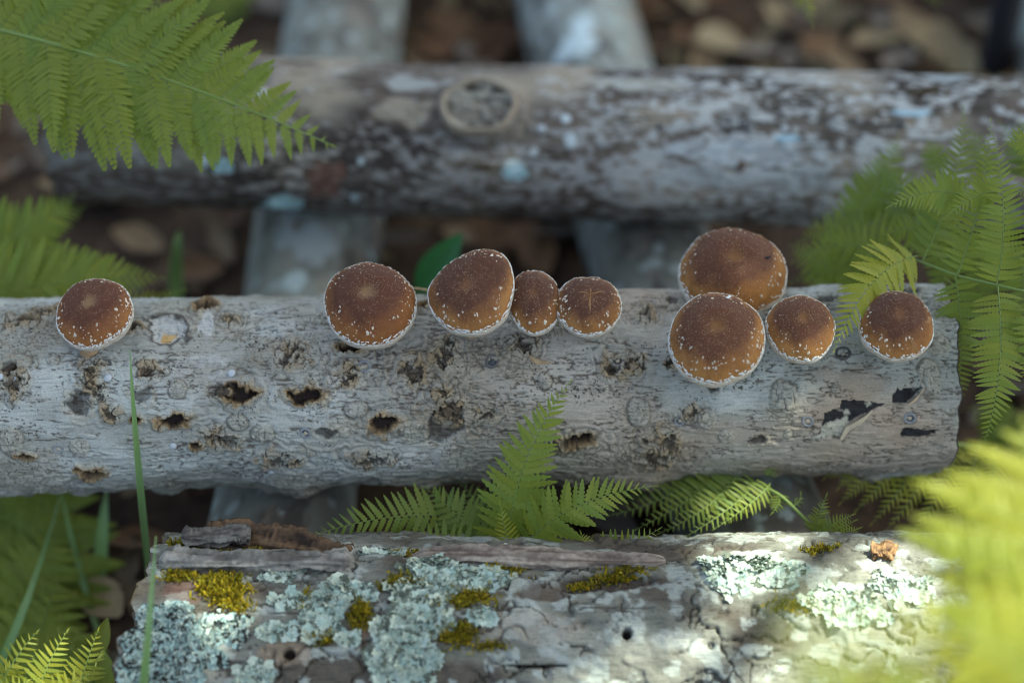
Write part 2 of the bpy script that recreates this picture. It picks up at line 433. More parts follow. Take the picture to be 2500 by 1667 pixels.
def bark_main(lg, X, T, P):
    R = lg['R']; s = R * T
    x, y, z = P
    Tw = T + (0.0016 * fbm(x * 70, y * 70, z * 70, 3, 101) + 0.004 * fbm(x * 12, y * 12, z * 12, 2, 102)) / R
    y2, z2 = R * np.cos(Tw), R * np.sin(Tw)
    d = 0.0035 * fbm(x * 9, y * 9, z * 9, 3, 11) + 0.0022 * fbm(x * 30, y * 42, z * 42, 3, 12) + 0.0007 * fbm(x * 110, y * 150, z * 150, 3, 103)
    under = smooth(math.radians(100), math.radians(135), T)
    lump = fbm(x * 20, y * 26, z * 26, 3, 44); d = d + under * (0.016 * np.maximum(lump, -0.15) + 0.003 * fbm(x * 70, y * 80, z * 80, 3, 45))
    d = d + 0.003 * smooth(0.45, 0.0, x)               # butt swells to the left
    tone = fbm(x * 14, y * 20, z * 20, 4, 13); t2 = fbm(x * 5, y * 7, z * 7, 3, 14)
    right = smooth(0.45, 0.85, x)
    col = np.zeros(X.shape + (3,)); col[:] = (0.31, 0.315, 0.285)
    col = mix(col, (0.42, 0.435, 0.41), smooth(0.0, 0.45, tone))
    col = mix(col, (0.20, 0.185, 0.15), smooth(0.05, 0.45, -tone) * 0.8)
    tan = smooth(-0.15, 0.35, t2 + 0.25 * right) * (0.25 + 0.6 * right)
    col = mix(col, (0.36, 0.265, 0.185), tan * 0.9)
    # long fine fissures along the grain
    st = fbm(x * 60, y2 * 330, z2 * 330, 3, 15)
    fis = smooth(0.11, 0.02, np.abs(st)) * smooth(-0.2, 0.15, fbm(x * 30, y * 60, z * 60, 3, 16))
    d = d - 0.0009 * fis; col = mix(col, (0.070, 0.050, 0.034), fis * 0.82)
    st2 = fbm(x * 26, y2 * 150, z2 * 150, 3, 17)
    fis2 = smooth(0.045, 0.0, np.abs(st2)) * smooth(0.04, 0.22, fbm(x * 14, y * 26, z * 26, 3, 18))
    d = d - 0.0016 * fis2; col = mix(col, (0.05, 0.036, 0.025), fis2 * 0.85)
    # plates lift a little
    d = d + 0.0011 * smooth(0.0, 0.35, st)
    # crackle fields
    wu = 0.25 * vnoise(x * 120, y * 120, z * 120, 21); wv = 0.25 * vnoise(x * 120, y * 120, z * 120, 22)
    f1, f2, cid = worley(x * 130 + wu * 2, s * 130 + wv * 2, 3); crack5 = smooth(0.085, 0.02, f2 - f1)
    f1b, f2b, cidb = worley(x * 260 + wu * 3, s * 260 + wv * 3, 4); crack3 = smooth(0.13, 0.02, f2b - f1b)
    warp = (0.35 * vnoise(x * 90, y * 90, z * 90, 23) + 0.2 * vnoise(x * 220, y * 220, z * 220, 25), 0.35 * vnoise(x * 90, y * 90, z * 90, 24) + 0.2 * vnoise(x * 220, y * 220, z * 220, 26))
    # general rough scabby zone: left part
    scab = smooth(0.20, 0.42, fbm(x * 22, y * 26, z * 26, 3, 27) + 0.14 * (1 - right) - 0.04)
    d = d + scab * (0.0010 + 0.0012 * (cid - 0.4)) - 0.0012 * scab * crack5
    col = mix(col, (0.10, 0.08, 0.058), scab * np.maximum(crack5 * 0.8, crack3 * 0.35))
    col = mix(col, (0.33, 0.30, 0.235), scab * 0.4)
    CANK = [  # px, py, rx, ry, kind  (h: hole, c: cracked scab, d: dark scar)
        (222, 905, 34, 48, 'c'), (235, 960, 44, 40, 'c'), (190, 985, 28, 30, 'd'), (268, 1008, 30, 26, 'c'), (585, 958, 44, 44, 'h'), (535, 950, 22, 18, 'd'),
        (745, 968, 58, 40, 'h'), (420, 1030, 46, 36, 'h'), (360, 905, 44, 32, 'c'), (345, 965, 22, 20, 'd'), (540, 1070, 62, 34, 'c'), (563, 1075, 24, 16, 'd'),
        (30, 925, 40, 52, 'c'), (15, 900, 20, 20, 'd'), (715, 868, 62, 40, 'c'), (560, 780, 30, 18, 'c'), (505, 748, 34, 20, 'h'), (410, 806, 46, 34, 'w'), (60, 790, 60, 24, 'c'), (110, 765, 60, 22, 'c'),
        (845, 918, 46, 38, 'c'), (855, 850, 40, 22, 'h'), (1005, 905, 48, 46, 'c'), (1090, 862, 44, 46, 'c'), (1275, 848, 40, 30, 'c'), (1510, 892, 52, 44, 'c'), (1490, 905, 16, 14, 'd'),
        (935, 1038, 46, 32, 'h'), (1085, 1050, 52, 38, 'd'), (1010, 1055, 44, 28, 'k'), (1110, 1005, 60, 44, 'c'), (1075, 955, 26, 26, 'c'), (1408, 1072, 52, 30, 'h'), (1560, 885, 24, 24, 'c'),
        (1912, 965, 34, 40, 'k'), (2268, 922, 30, 46, 'k'), (1690, 1005, 34, 30, 'c'), (1724, 1020, 24, 24, 'k'), (2298, 755, 32, 28, 'k'), (1560, 1005, 30, 34, 'k'), (2040, 950, 12, 12, 'k'), (1350, 1080, 40, 30, 'c'),
        (2290, 845, 30, 28, 'k'), (1742, 940, 22, 18, 'd'), (1330, 930, 18, 22, 'k'), (435, 950, 24, 24, 'k'), (195, 1090, 26, 24, 'k'), (30, 1075, 30, 34, 'k'), (580, 1030, 26, 20, 'k'), (830, 1040, 40, 26, 'k'), (800, 1055, 26, 14, 'd'),
        (60, 1105, 26, 12, 'h'), (330, 1020, 20, 18, 'h'), (480, 1090, 18, 14, 'h'), (220, 1150, 40, 24, 'h'), (1620, 1080, 60, 50, 'c'), (1600, 1120, 50, 30, 'c'), (2090, 700, 40, 16, 'd'), (2200, 720, 44, 18, 'd'), (2000, 735, 44, 8, 'd'),
        (1640, 735, 16, 12, 'd'), (1570, 765, 30, 26, 'c'), (1030, 745, 26, 14, 'h'), (1775, 1065, 22, 18, 'k'), (1850, 1075, 20, 12, 'd'), (1925, 1060, 12, 12, 'k'), (2215, 960, 10, 10, 'd'),
        (1640, 890, 28, 18, 'c'), (320, 800, 40, 20, 'c'), (680, 1120, 70, 30, 'c'), (900, 1120, 60, 26, 'c'), (1180, 1020, 40, 30, 'c'), (640, 1060, 30, 22, 'k'), (130, 880, 16, 14, 'k'), (870, 1000, 34, 20, 'k')]
    for (px, py, rx, ry, kd) in CANK:
        dx, ds = feat(lg, X, T, px, py, rx, ry, warp if kd != 'k' else (warp[0] * 0.4, warp[1] * 0.4))
        r = np.hypot(dx, ds)
        if kd in 'hc' and rx > 25:          # bark folds round the wound like an eyelid
            r_ = r + 0.25 * tone; fade = smooth(2.3, 1.1, r_) * smooth(0.9, 1.1, r_) * smooth(-0.5, 0.1, st2 + t2)
            wv_ = np.cos(r_ * 13); d = d + 0.0011 * fade * wv_; col = mix(col, (0.08, 0.058, 0.04), fade * smooth(0.6, 0.95, -wv_) * 0.4)
        if kd == 'k':
            m = smooth(1.08, 0.85, r); ring = smooth(0.16, 0.0, np.abs(r - 1.0))
            ring = ring * smooth(-0.35, 0.25, fbm(x * 70, y * 70, z * 70, 2, 104))
            d = d + 0.0030 * m * (1 - 0.5 * r) - 0.0012 * ring - 0.0008 * m * crack5; inner = smooth(0.12, 0.0, np.abs(r - 0.55)) * smooth(-0.1, 0.3, st)
            col = mix(col, (0.36, 0.345, 0.285), m * 0.6)
            col = mix(col, (0.07, 0.05, 0.035), np.maximum(ring * 0.6, m * np.maximum(np.maximum(crack3 * 0.35, crack5 * 0.6), inner * 0.35)))
        elif kd == 'c':
            m = smooth(1.15, 0.6, r)
            d = d + m * (0.0022 + 0.002 * (cid - 0.5)) - 0.0024 * m * crack5
            col = mix(col, (0.35, 0.31, 0.235), m * 0.55)
            col = mix(col, (0.27, 0.19, 0.10), m * smooth(0.45, 0.8, cid) * 0.7)
            col = mix(col, (0.040, 0.030, 0.022), m * np.maximum(crack5, crack3 * 0.45))
            core = smooth(0.42, 0.3, r + 0.5 * (cidb - 0.5)); d = d - 0.003 * core; col = mix(col, (0.045, 0.033, 0.025), core * 0.8)
        elif kd == 'h':
            r = np.hypot(dx * 0.92, ds * 1.35)
            m = smooth(1.35, 0.85, r); core = smooth(0.70, 0.56, r + 0.22 * (cidb - 0.5))
            ang = np.arctan2(ds, dx); ray = smooth(0.82, 1.0, np.cos(ang * 5 + 3 * warp[0])) * m * (1 - core)
            d = d + 0.0034 * m * (1 - core) - 0.0075 * core - 0.0015 * ray - 0.001 * m * crack3
            col = mix(col, (0.33, 0.27, 0.18), m * 0.6); col = mix(col, (0.30, 0.19, 0.08), smooth(1.0, 0.75, r) * 0.8)
            col = mix(col, (0.06, 0.045, 0.034), np.maximum(m * np.maximum(crack5 * 0.7, ray * 0.8), smooth(0.8, 0.6, r) * 0.4))
            col = mix(col, (0.030, 0.020, 0.016), core)
        elif kd == 'd':
            r = r + 0.45 * (cidb - 0.5); m = smooth(0.95, 0.75, r); d = d - 0.0022 * m
            col = mix(col, (0.035, 0.026, 0.020), m * (0.55 + 0.4 * cid))
            rim = smooth(0.35, 0.0, np.abs(r - 1.2)); d = d + 0.001 * rim; col = mix(col, (0.35, 0.29, 0.20), rim * 0.35)
        elif kd == 'w':
            m = smooth(1.0, 0.8, r); rim = smooth(0.25, 0.0, np.abs(r - 1.05)); d = d - 0.0025 * m
            col = mix(col, (0.45, 0.45, 0.43), m); col = mix(col, (0.05, 0.04, 0.035), rim * 0.85)
            col = mix(col, (0.50, 0.33, 0.13), m * smooth(0.45, 0.2, np.hypot(dx + 0.1, ds - 0.45)))
    # white mycelium smear and pale rubs
    for (px, py, rx, ry, a) in [(505, 790, 22, 34, 0.95), (500, 880, 60, 20, 0.55), (540, 920, 40, 20, 0.5)]:
        dx, ds = feat(lg, X, T, px, py, rx, ry, warp); col = mix(col, (0.46, 0.455, 0.44), smooth(1.0, 0.6, np.hypot(dx, ds)) * a)
    # torn bark: black inner skin with cream wood
    x0, t0 = hit(lg, 2100, 1000); sc = 2.03 / FOC
    def poly(pts, c, depth, edge=None):
        nonlocal d, col
        q = np.array([hit(lg, a, b) for a, b in pts]); qx = q[:, 0]; qt = q[:, 1] * R
        m0 = slice(max(0, np.searchsorted(lg['x'], qx.min()) - 4), np.searchsorted(lg['x'], qx.max()) + 4)
        XX, SS = X[m0] + 0.0012 * warp[0][m0] * 2, s[m0] + 0.0012 * warp[1][m0] * 2
        ins = np.zeros(XX.shape, bool)
        for i in range(len(q)):
            xa, ya, xb, yb = qx[i], qt[i], qx[i - 1], qt[i - 1]
            cr = ((ya > SS) != (yb > SS)) & (XX < (xb - xa) * (SS - ya) / (yb - ya + 1e-12) + xa); ins ^= cr
        ins = ins.astype(float)
        d[m0] -= depth * ins; col[m0] = mix(col[m0], c, ins)
        return m0, ins
    for pp, creams in [
        ([(2005, 1050), (2012, 1010), (2050, 995), (2052, 975), (2160, 985), (2110, 1010), (2065, 1035), (2050, 1062), (2000, 1072), (1962, 1078), (1990, 1062)], True),
        ([(2178, 965), (2190, 948), (2250, 946), (2215, 985), (2178, 984)], True),
        ([(2196, 1058), (2205, 1043), (2283, 1048), (2283, 1060), (2200, 1066)], False)]:
        m0, ins = poly(pp, (0.022, 0.021, 0.022), 0.0016)
        if creams:
            cn = smooth(-0.06, 0.08, fbm(x[m0] * 90, y[m0] * 90, z[m0] * 90, 4, 61)); col[m0] = mix(col[m0], (0.46, 0.43, 0.34), ins * cn * 0.9)
    # dark dots in bands
    for (px, py, rx, ry) in [(640, 830, 70, 40), (1300, 830, 150, 26), (1430, 960, 90, 30), (1650, 820, 40, 60), (1600, 1110, 130, 40), (1800, 930, 70, 30), (900, 1130, 150, 26)]:
        dx, ds = feat(lg, X, T, px, py, rx, ry); zone = smooth(1.1, 0.5, np.hypot(dx, ds))
        dots = smooth(0.34, 0.2, f1b) * (cidb > 0.6); col = mix(col, (0.035, 0.03, 0.027), dots * zone * 0.9); d = d + 0.0004 * dots * zone
    return d, col

ML_A = on_plane(1250, 946, 0.0)      # origin
tilt = (970 - 926) / 2300.0
def main_axis(px):
    return on_plane(px, 946 + (1250 - px) * tilt, 0.0)
A = main_axis(-420); B = main_axis(2297)
main = make_log('main', 'mushroom_log', A, B, 0.0815, bark_main, M_BARK,
                'pale grey log with brown mushroom caps growing in a row along its top', 'grey logs lying side by side', nl=1150, nf=330, nb=40)

def bark_back(lg, X, T, P):
    x, y, z = P; R = lg['R']; s = R * T
    d = 0.004 * fbm(x * 7, y * 9, z * 9, 3, 31) + 0.0016 * fbm(x * 40, y * 60, z * 60, 3, 32)
    n1 = fbm(x * 12, y * 26, z * 26, 4, 33); n2 = 0.5 * fbm(x * 40, y * 120, z * 120, 4, 34) + 0.75 * fbm(x * 120, y * 230, z * 230, 3, 134); n3 = fbm(x * 5, y * 8, z * 8, 3, 35)
    right = smooth(0.35, 0.75, x)
    col = np.zeros(X.shape + (3,)); col[:] = (0.20, 0.175, 0.145)
    col = mix(col, (0.32, 0.27, 0.205), smooth(0.0, 0.4, n1) * 0.85)
    col = mix(col, (0.10, 0.075, 0.06), smooth(-0.05, 0.35, -n1 - 0.1 * right + 0.10) * 0.8)
    front = smooth(math.radians(10), math.radians(60), T)
    crust = smooth(0.0, 0.14, n2 + 0.35 * n3 + 0.18 * right - 0.13 + 0.06 * front)
    col = mix(col, (0.50, 0.52, 0.52), crust * (0.32 + 0.5 * right)); d = d + 0.0006 * crust
    mold = smooth(0.05, 0.4, fbm(x * 9, y * 14, z * 14, 4, 36) + 0.3 * smooth(0.6, 1.0, x) * smooth(math.radians(60), math.radians(-10), T) - 0.02)
    mold = mold * smooth(-0.3, 0.1, -n2)
    col = mix(col, (0.035, 0.027, 0.023), mold * 0.9)
    under_shade = smooth(math.radians(85), math.radians(115), T); col = mix(col, (0.085, 0.062, 0.05), under_shade * 0.75 * smooth(-.35, .2, -n2))  # bottom band darkened: shade on the underside put into the bark colour
    # bark splits along the grain
    st = fbm(x * 10, y * 70, z * 70, 3, 37); fis = smooth(0.05, 0.0, np.abs(st)) * smooth(0.0, 0.25, fbm(x * 7, y * 16, z * 16, 2, 38))
    d = d - 0.002 * fis; col = mix(col, (0.035, 0.027, 0.023), fis * 0.9)
    w = (0.4 * vnoise(x * 60, y * 60, z * 60, 39), 0.4 * vnoise(x * 60, y * 60, z * 60, 40))
    for (px, py, rx, ry, c, a) in [(690, 483, 58, 20, (0.40, 0.60, 0.62), 0.95), (550, 395, 26, 18, (0.55, 0.66, 0.68), 0.95), (500, 385, 14, 14, (0.5, 0.62, 0.66), 0.9), (655, 222, 34, 12, (0.6, 0.66, 0.68), 0.8),
                                   (1255, 405, 26, 28, (0.62, 0.68, 0.64), 0.95), (1385, 280, 18, 14, (0.55, 0.63, 0.66), 0.9), (1395, 330, 18, 18, (0.55, 0.63, 0.66), 0.9), (1320, 300, 13, 13, (0.6, 0.64, 0.62), 0.95), (1305, 358, 14, 12, (0.6, 0.66, 0.68), 0.9),
                                   (1930, 328, 44, 10, (0.36, 0.55, 0.66), 0.9), (2230, 270, 60, 9, (0.36, 0.55, 0.66), 0.9), (1830, 360, 200, 34, (0.52, 0.57, 0.60), 0.55), (1830, 430, 260, 40, (0.46, 0.50, 0.52), 0.4), (2300, 180, 70, 14, (0.45, 0.52, 0.54), 0.6),
                                   (884, 384, 10, 9, (0.6, 0.68, 0.7), 0.9), (865, 474, 12, 11, (0.5, 0.64, 0.7), 0.9), (790, 440, 60, 46, (0.17, 0.085, 0.06), 0.75), (1010, 190, 90, 26, (0.48, 0.50, 0.48), 0.6), (980, 260, 100, 40, (0.42, 0.36, 0.27), 0.6),
                                   (1810, 390, 16, 18, (0.10, 0.045, 0.025), 0.9), (1060, 270, 20, 14, (0.07, 0.06, 0.05), 0.8), (1550, 195, 150, 20, (0.44, 0.44, 0.38), 0.6)]:
        dx, ds = feat(lg, X, T, px, py, rx, ry, w); m = smooth(1.1, 0.7, np.hypot(dx, ds)) * a
        if rx < 60: d = d + 0.001 * m; m = m * smooth(-0.5, -0.1, n2)
        col = mix(col, c, m)
    # collar round the branch stub
    dx, ds = feat(lg, X, T, 1168, 262, 100, 76); r = np.hypot(dx, ds)
    d = d + 0.010 * smooth(1.5, 0.85, r); col = mix(col, (0.09, 0.07, 0.055), smooth(0.3, 0.0, np.abs(r - 1.1)) * 0.6)
    return d, col
zb = -0.0075
A = on_plane(150, 306, zb); B = on_plane(2760, 374, zb)
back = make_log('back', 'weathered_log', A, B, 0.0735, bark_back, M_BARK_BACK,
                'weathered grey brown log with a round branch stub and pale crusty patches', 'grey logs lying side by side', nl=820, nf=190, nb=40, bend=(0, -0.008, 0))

def bark_front(lg, X, T, P):
    x, y, z = P; R = lg['R']; s = R * T
    d = 0.005 * fbm(x * 8, y * 10, z * 10, 3, 51) + 0.0022 * fbm(x * 50, y * 70, z * 70, 4, 52) + 0.0012 * fbm(x * 130, y * 260, z * 260, 3, 152)
    wu = 1.3 * fbm(x * 26, y * 26, z * 26, 4, 53); wv = 1.3 * fbm(x * 26, y * 26, z * 26, 4, 54)
    f1, f2, cid = worley(x * 15 + wu, s * 38 + wv, 6); gap = smooth(0.07, 0.0, f2 - f1) * smooth(-0.25, 0.15, fbm(x * 20, y * 26, z * 26, 3, 153))
    d = d + 0.0045 * (cid - 0.4) * smooth(0.0, 0.2, f2 - f1) - 0.004 * gap + 0.0025 * fbm(x * 24, y * 60, z * 60, 4, 154)
    n1 = fbm(x * 14, y * 24, z * 24, 4, 55); n2 = fbm(x * 70, y * 90, z * 90, 4, 56)
    col = np.zeros(X.shape + (3,)); col[:] = (0.160, 0.158, 0.132)
    col = mix(col, (0.265, 0.260, 0.22), smooth(0.0, 0.35, n1) * 0.8)
    col = mix(col, (0.075, 0.058, 0.044), smooth(0.0, 0.3, -n1) * 0.8)
    col = mix(col, (0.38, 0.41, 0.38), smooth(0.08, 0.22, n2 + 0.3 * n1) * 0.65)
    col = mix(col, (0.045, 0.035, 0.028), gap * 0.9)
    st = fbm(x * 12, y * 100, z * 100, 3, 57); fis = smooth(0.04, 0.0, np.abs(st)) * smooth(0.0, 0.25, fbm(x * 9, y * 20, z * 20, 2, 58))
    d = d - 0.0018 * fis; col = mix(col, (0.05, 0.04, 0.03), fis * 0.85)
    w = (0.5 * fbm(x * 60, y * 60, z * 60, 3, 59), 0.5 * fbm(x * 60, y * 60, z * 60, 3, 60))
    for (px, py, rx, ry, c, a, dp) in [
        (1480, 1415, 150, 22, (0.05, 0.035, 0.028), 0.85, -0.006), (1330, 1440, 70, 20, (0.08, 0.055, 0.04), 0.8, -0.003), (1560, 1360, 60, 10, (0.12, 0.08, 0.055), 0.8, 0.002),
        (530, 1390, 90, 16, (0.12, 0.06, 0.045), 0.7, -0.002), (450, 1440, 50, 28, (0.11, 0.05, 0.04), 0.6, 0), (890, 1530, 26, 36, (0.20, 0.12, 0.085), 0.9, 0), (700, 1600, 80, 30, (0.26, 0.19, 0.13), 0.6, 0),
        (1850, 1400, 130, 40, (0.50, 0.53, 0.47), 0.8, 0.001), (1300, 1530, 120, 40, (0.30, 0.275, 0.23), 0.6, 0.001), (1650, 1560, 60, 20, (0.45, 0.47, 0.44), 0.5, 0),
        (1535, 1545, 12, 13, (0.012, 0.008, 0.007), 1.0, -0.012), (722, 1597, 14, 12, (0.02, 0.012, 0.01), 1.0, -0.010), (600, 1625, 60, 14, (0.05, 0.03, 0.025), 0.7, -0.003), (1310, 1625, 90, 5, (0.02, 0.015, 0.012), 0.95, -0.006)]:
        dx, ds = feat(lg, X, T, px, py, rx, ry, w if rx > 20 else None); m = smooth(1.1, 0.75, np.hypot(dx, ds))
        d = d + dp * m; col = mix(col, c, m * a)
    lg['shear'] = -0.016
    return d, col
fy, fz = -0.222, -0.104
A = on_plane(352, 1600, fz); A[1] = fy; B = A.copy(); A[0] = (352 - 1250) / FOC * 1.965; B[0] = 0.62
front = make_log('front', 'lichen_covered_log', A, B, 0.108, bark_front, M_BARK_FRONT,
                 'rough barked grey log crusted with pale green lichen and yellow moss', 'grey logs lying side by side', nl=840, nf=270, nb=40, rag=0.012)

def bark_cross(seed, spots):
    def f(lg, X, T, P):
        x, y, z = P
        d = 0.004 * fbm(x * 7, y * 9, z * 9, 3, seed) + 0.001 * fbm(x * 40, y * 60, z * 60, 3, seed + 1)
        n1 = fbm(x * 9, y * 14, z * 14, 4, seed + 2); n2 = fbm(x * 50, y * 50, z * 50, 4, seed + 3)
        col = np.zeros(X.shape + (3,)); col[:] = (0.18, 0.185, 0.165)
        col = mix(col, (0.30, 0.32, 0.29), smooth(-0.05, 0.35, n1) * 0.85)
        col = mix(col, (0.075, 0.065, 0.055), smooth(0.02, 0.35, -n1) * 0.8)
        col = mix(col, (0.33, 0.25, 0.19), smooth(0.2, 0.5, n2) * 0.35)
        f1, f2, cid = worley(x * 60, lg['R'] * T * 60, seed)
        m = smooth(0.5, 0.2, f1 + 0.7 * n2) * (cid > 0.72); col = mix(col, (0.42, 0.50, 0.49), m * 0.6); col = mix(col, (0.06, 0.05, 0.045), smooth(0.15, 0.4, fbm(x * 18, y * 40, z * 40, 4, seed + 5)) * 0.7)
        for (px, py, rx, ry, c) in spots:
            dx, ds = feat(lg, X, T, px, py, rx, ry); nn = 0.4 * n2 * 2
            xx, tt = hit(lg, px, py)
            r = np.hypot((X - xx) / (ry * 0.00055), lg['R'] * (T - tt) / (rx * 0.0004)) + nn
            col = mix(col, c, smooth(1.1, 0.6, r) * 0.9)
        return d, col
    return f
zc = -0.149
def cross(key, p0, p1, y0, y1, R, seed, spots, label, bend=None):
    a = on_plane(*p0, zc); b = on_plane(*p1, zc); dr = (b - a) / (b[1] - a[1])
    A = a + dr * (y0 - a[1]); B = a + dr * (y1 - a[1]); 
    return make_log(key, 'cross_log', A, B, R, bark_cross(seed, spots), M_BARK_CROSS, label, 'cross logs carrying the stack', nl=300, nf=110, nb=50, fine=(-110, 110), bend=bend)
cross('A', (690, 1270), (838, 60), -0.118, 1.15, 0.0655, 71, [(700, 560, 30, 60, (0.42, 0.47, 0.50)), (720, 690, 24, 40, (0.5, 0.6, 0.62)), (770, 600, 60, 60, (0.38, 0.43, 0.46))],
      'smooth grey green cross log passing under the logs beside the single mushroom')
cross('B', (1850, 1265), (1470, 60), -0.118, 1.15, 0.0655, 81, [(1490, 60, 40, 40, (0.62, 0.72, 0.74)), (1450, 120, 60, 40, (0.60, 0.70, 0.72)), (1500, 100, 30, 30, (0.62, 0.72, 0.74)), (1400, 20, 30, 30, (0.45, 0.52, 0.52)), (1475, 650, 20, 40, (0.50, 0.62, 0.66)), (1440, 615, 16, 20, (0.5, 0.62, 0.66))],
      'dark cross log with bright blue white lichen spots under the mushroom trio', bend=(-0.028, 0, 0))
cross('C', (2640, 300), (2628, 60), 0.42, 1.15, 0.0655, 91, [], 'pale cross log end beside the thin dark sapling trunk')

# --- branch stub on the back log
x0, t0 = hit(back, 1168, 262); p, nn = surf(back, x0, t0)
e1 = back['e1']; e2 = np.cross(nn, e1)
mb = MB(); K = 64; prof = [(1.02, -0.012), (1.06, -0.003), (1.03, 0.004), (0.97, 0.007), (0.91, 0.005), (0.87, -0.001), (0.7, -0.002), (0.5, -0.001), (0.3, 0.000), (0.12, 0.001), (0.0, 0.0)]
rg = np.random.default_rng(4); V, C = [], []
prof = prof[:6] + [(r_, -0.003) for r_ in np.linspace(0.83, 0.0, 22)]
for i, (r, h) in enumerate(prof):
    for j in range(K):
        a = 2 * math.pi * j / K; wob = 1 + 0.05 * math.sin(2 * a + 1) + 0.03 * math.sin(5 * a)
        q = p + (e1 * math.cos(a) * 0.0335 + e2 * math.sin(a) * 0.0275) * r * wob
        pn = float(fbm(np.array(math.cos(a) * r * 3.5), np.array(math.sin(a) * r * 6 + 0.8 * math.cos(a) * r), np.array(0.5), 4, 8)); hh = h + (0.009 * pn if r < 0.88 else 0.0006 * rg.normal()); V.append(q + nn * (hh + 0.004))
        dk = min(1, max(0, 0.55 + 2.6 * pn))
        C.append((0.33, 0.27, 0.20) if r > 0.88 else tuple(np.array((0.36, 0.33, 0.27)) * dk + np.array((0.05, 0.04, 0.033)) * (1 - dk)))
F = [(i * K + j, i * K + (j + 1) % K, (i + 1) * K + (j + 1) % K, (i + 1) * K + j) for i in range(len(prof) - 1) for j in range(K)]
mb.add(V, F, C); o = obj('branch_stub', mb.mesh('branch_stub'), M_WOOD, back['root']); o['label'] = 'round cut branch stub with a raised collar'

# --- wax sealed spawn plugs
def plug(lg, px, py, rpx, kind):
    x0, t0 = hit(lg, px, py); p, nn = surf(lg, x0, t0); e1 = lg['e1']; e2 = np.cross(nn, e1)
    # average surface height around
    r0 = rpx * 2.03 / FOC
    prof = [(1.25, -0.0035), (1.25, 0.0006), (1.05, 0.0013), (0.85, 0.0009), (0.78, -0.0006), (0.45, -0.0005), (0.38, 0.0006), (0.0, 0.0009)]
    if kind == 'ball': prof = [(1.0, -0.003), (1.05, 0.0005), (0.9, 0.0012), (0.6, 0.0019), (0.0, 0.0022)]
    cols = {'pale': [(0.20, 0.21, 0.23)] * 4 + [(0.06, 0.065, 0.075)] * 2 + [(0.42, 0.35, 0.26)] * 2, 'dark': [(0.09, 0.085, 0.08)] * 4 + [(0.035, 0.04, 0.05)] * 4,
            'ball': [(0.12, 0.12, 0.12)] * 2 + [(0.42, 0.44, 0.47)] * 3, 'ring': [(0.05, 0.045, 0.042)] * 4 + [(0.04, 0.035, 0.03)] * 2 + [(0.24, 0.21, 0.16)] * 2}[kind]
    K = 18; V, C = [], []
    for (r, h), c in zip(prof, cols):
        for j in range(K):
            a = 2 * math.pi * j / K; V.append(p + (e1 * math.cos(a) + e2 * math.sin(a)) * r0 * r * (1 + 0.07 * math.sin(a * 2 + px)) + nn * h); C.append(c)
    F = [(i * K + j, i * K + (j + 1) % K, (i + 1) * K + (j + 1) % K, (i + 1) * K + j) for i in range(len(prof) - 1) for j in range(K)]
    mb = MB(); mb.add(V, F, C); obj('spawn_plug', mb.mesh('spawn_plug'), M_PLUG, lg['root'], origin=p)
for a in [(264, 924, 10, 'ball'), (565, 910, 10, 'ball'), (888, 893, 13, 'pale'), (1200, 883, 14, 'dark'), (1508, 878, 13, 'pale'), (1658, 1026, 11, 'pale'), (1970, 1028, 12, 'pale'), (2220, 1018, 12, 'pale'),
          (2056, 864, 15, 'ring'), (745, 1054, 11, 'pale'), (140, 1093, 11, 'pale'), (420, 1090, 10, 'ball'), (35, 922, 10, 'ball'), (5, 922, 8, 'ball'), (660, 1152, 8, 'ball')]:
    plug(main, *a)
for a in [(1818, 290, 15, 'dark'), (2195, 290, 11, 'dark'), (2466, 298, 12, 'dark'), (1912, 304, 10, 'ball'), (1320, 300, 11, 'ball'), (1610, 300, 9, 'dark'), (1790, 315, 6, 'ball')]:
    plug(back, *a)

# --- curled bark flake beside the torn patch, bark plates on the front log
def strip(lg, pts_top, pts_bot, lift, col, mat, parent_name, thick=0.0012):
    mb = MB(); V = []; n = len(pts_top)
    for (a, b), (c, e), lf in zip(pts_top, pts_bot, lift):
        for (u, v, h) in ((a, b, 0.0008 + lf), (c, e, 0.0006)):
            x0, t0 = hit(lg, u, v); p, nn = surf(lg, x0, t0); V += [p + nn * h, p + nn * (h + thick)]
    F = []
    for i in range(n - 1):
        o = 4 * i; F += [(o, o + 2, o + 6, o + 4), (o + 1, o + 5, o + 7, o + 3), (o, o + 4, o + 5, o + 1), (o + 2, o + 3, o + 7, o + 6)]
    F += [(0, 1, 3, 2), (4 * n - 4, 4 * n - 2, 4 * n - 1, 4 * n - 3)]
    mb.add(V, F, col); return obj(parent_name, mb.mesh(parent_name, False), mat, lg['root'])
strip(main, [(2048, 1066), (2062, 1038), (2085, 1025), (2110, 1012), (2128, 1000)], [(2056, 1070), (2075, 1046), (2098, 1034), (2118, 1018), (2130, 1002)], [0.001, .002, .0025, .002, .0005], (0.44, 0.37, 0.27), M_WOOD, 'bark_flake')
strip(main, [(2212, 986), (2225, 974), (2240, 960), (2250, 948)], [(2220, 988), (2232, 976), (2245, 962), (2252, 949)], [.002, .003, .003, .001], (0.50, 0.38, 0.25), M_WOOD, 'bark_flake')
strip(main, [(1290, 876), (1305, 880), (1325, 884), (1342, 886)], [(1294, 882), (1308, 890), (1326, 890), (1343, 888)], [.001, .003, .003, .001], (0.40, 0.28, 0.17), M_WOOD, 'bark_flake')

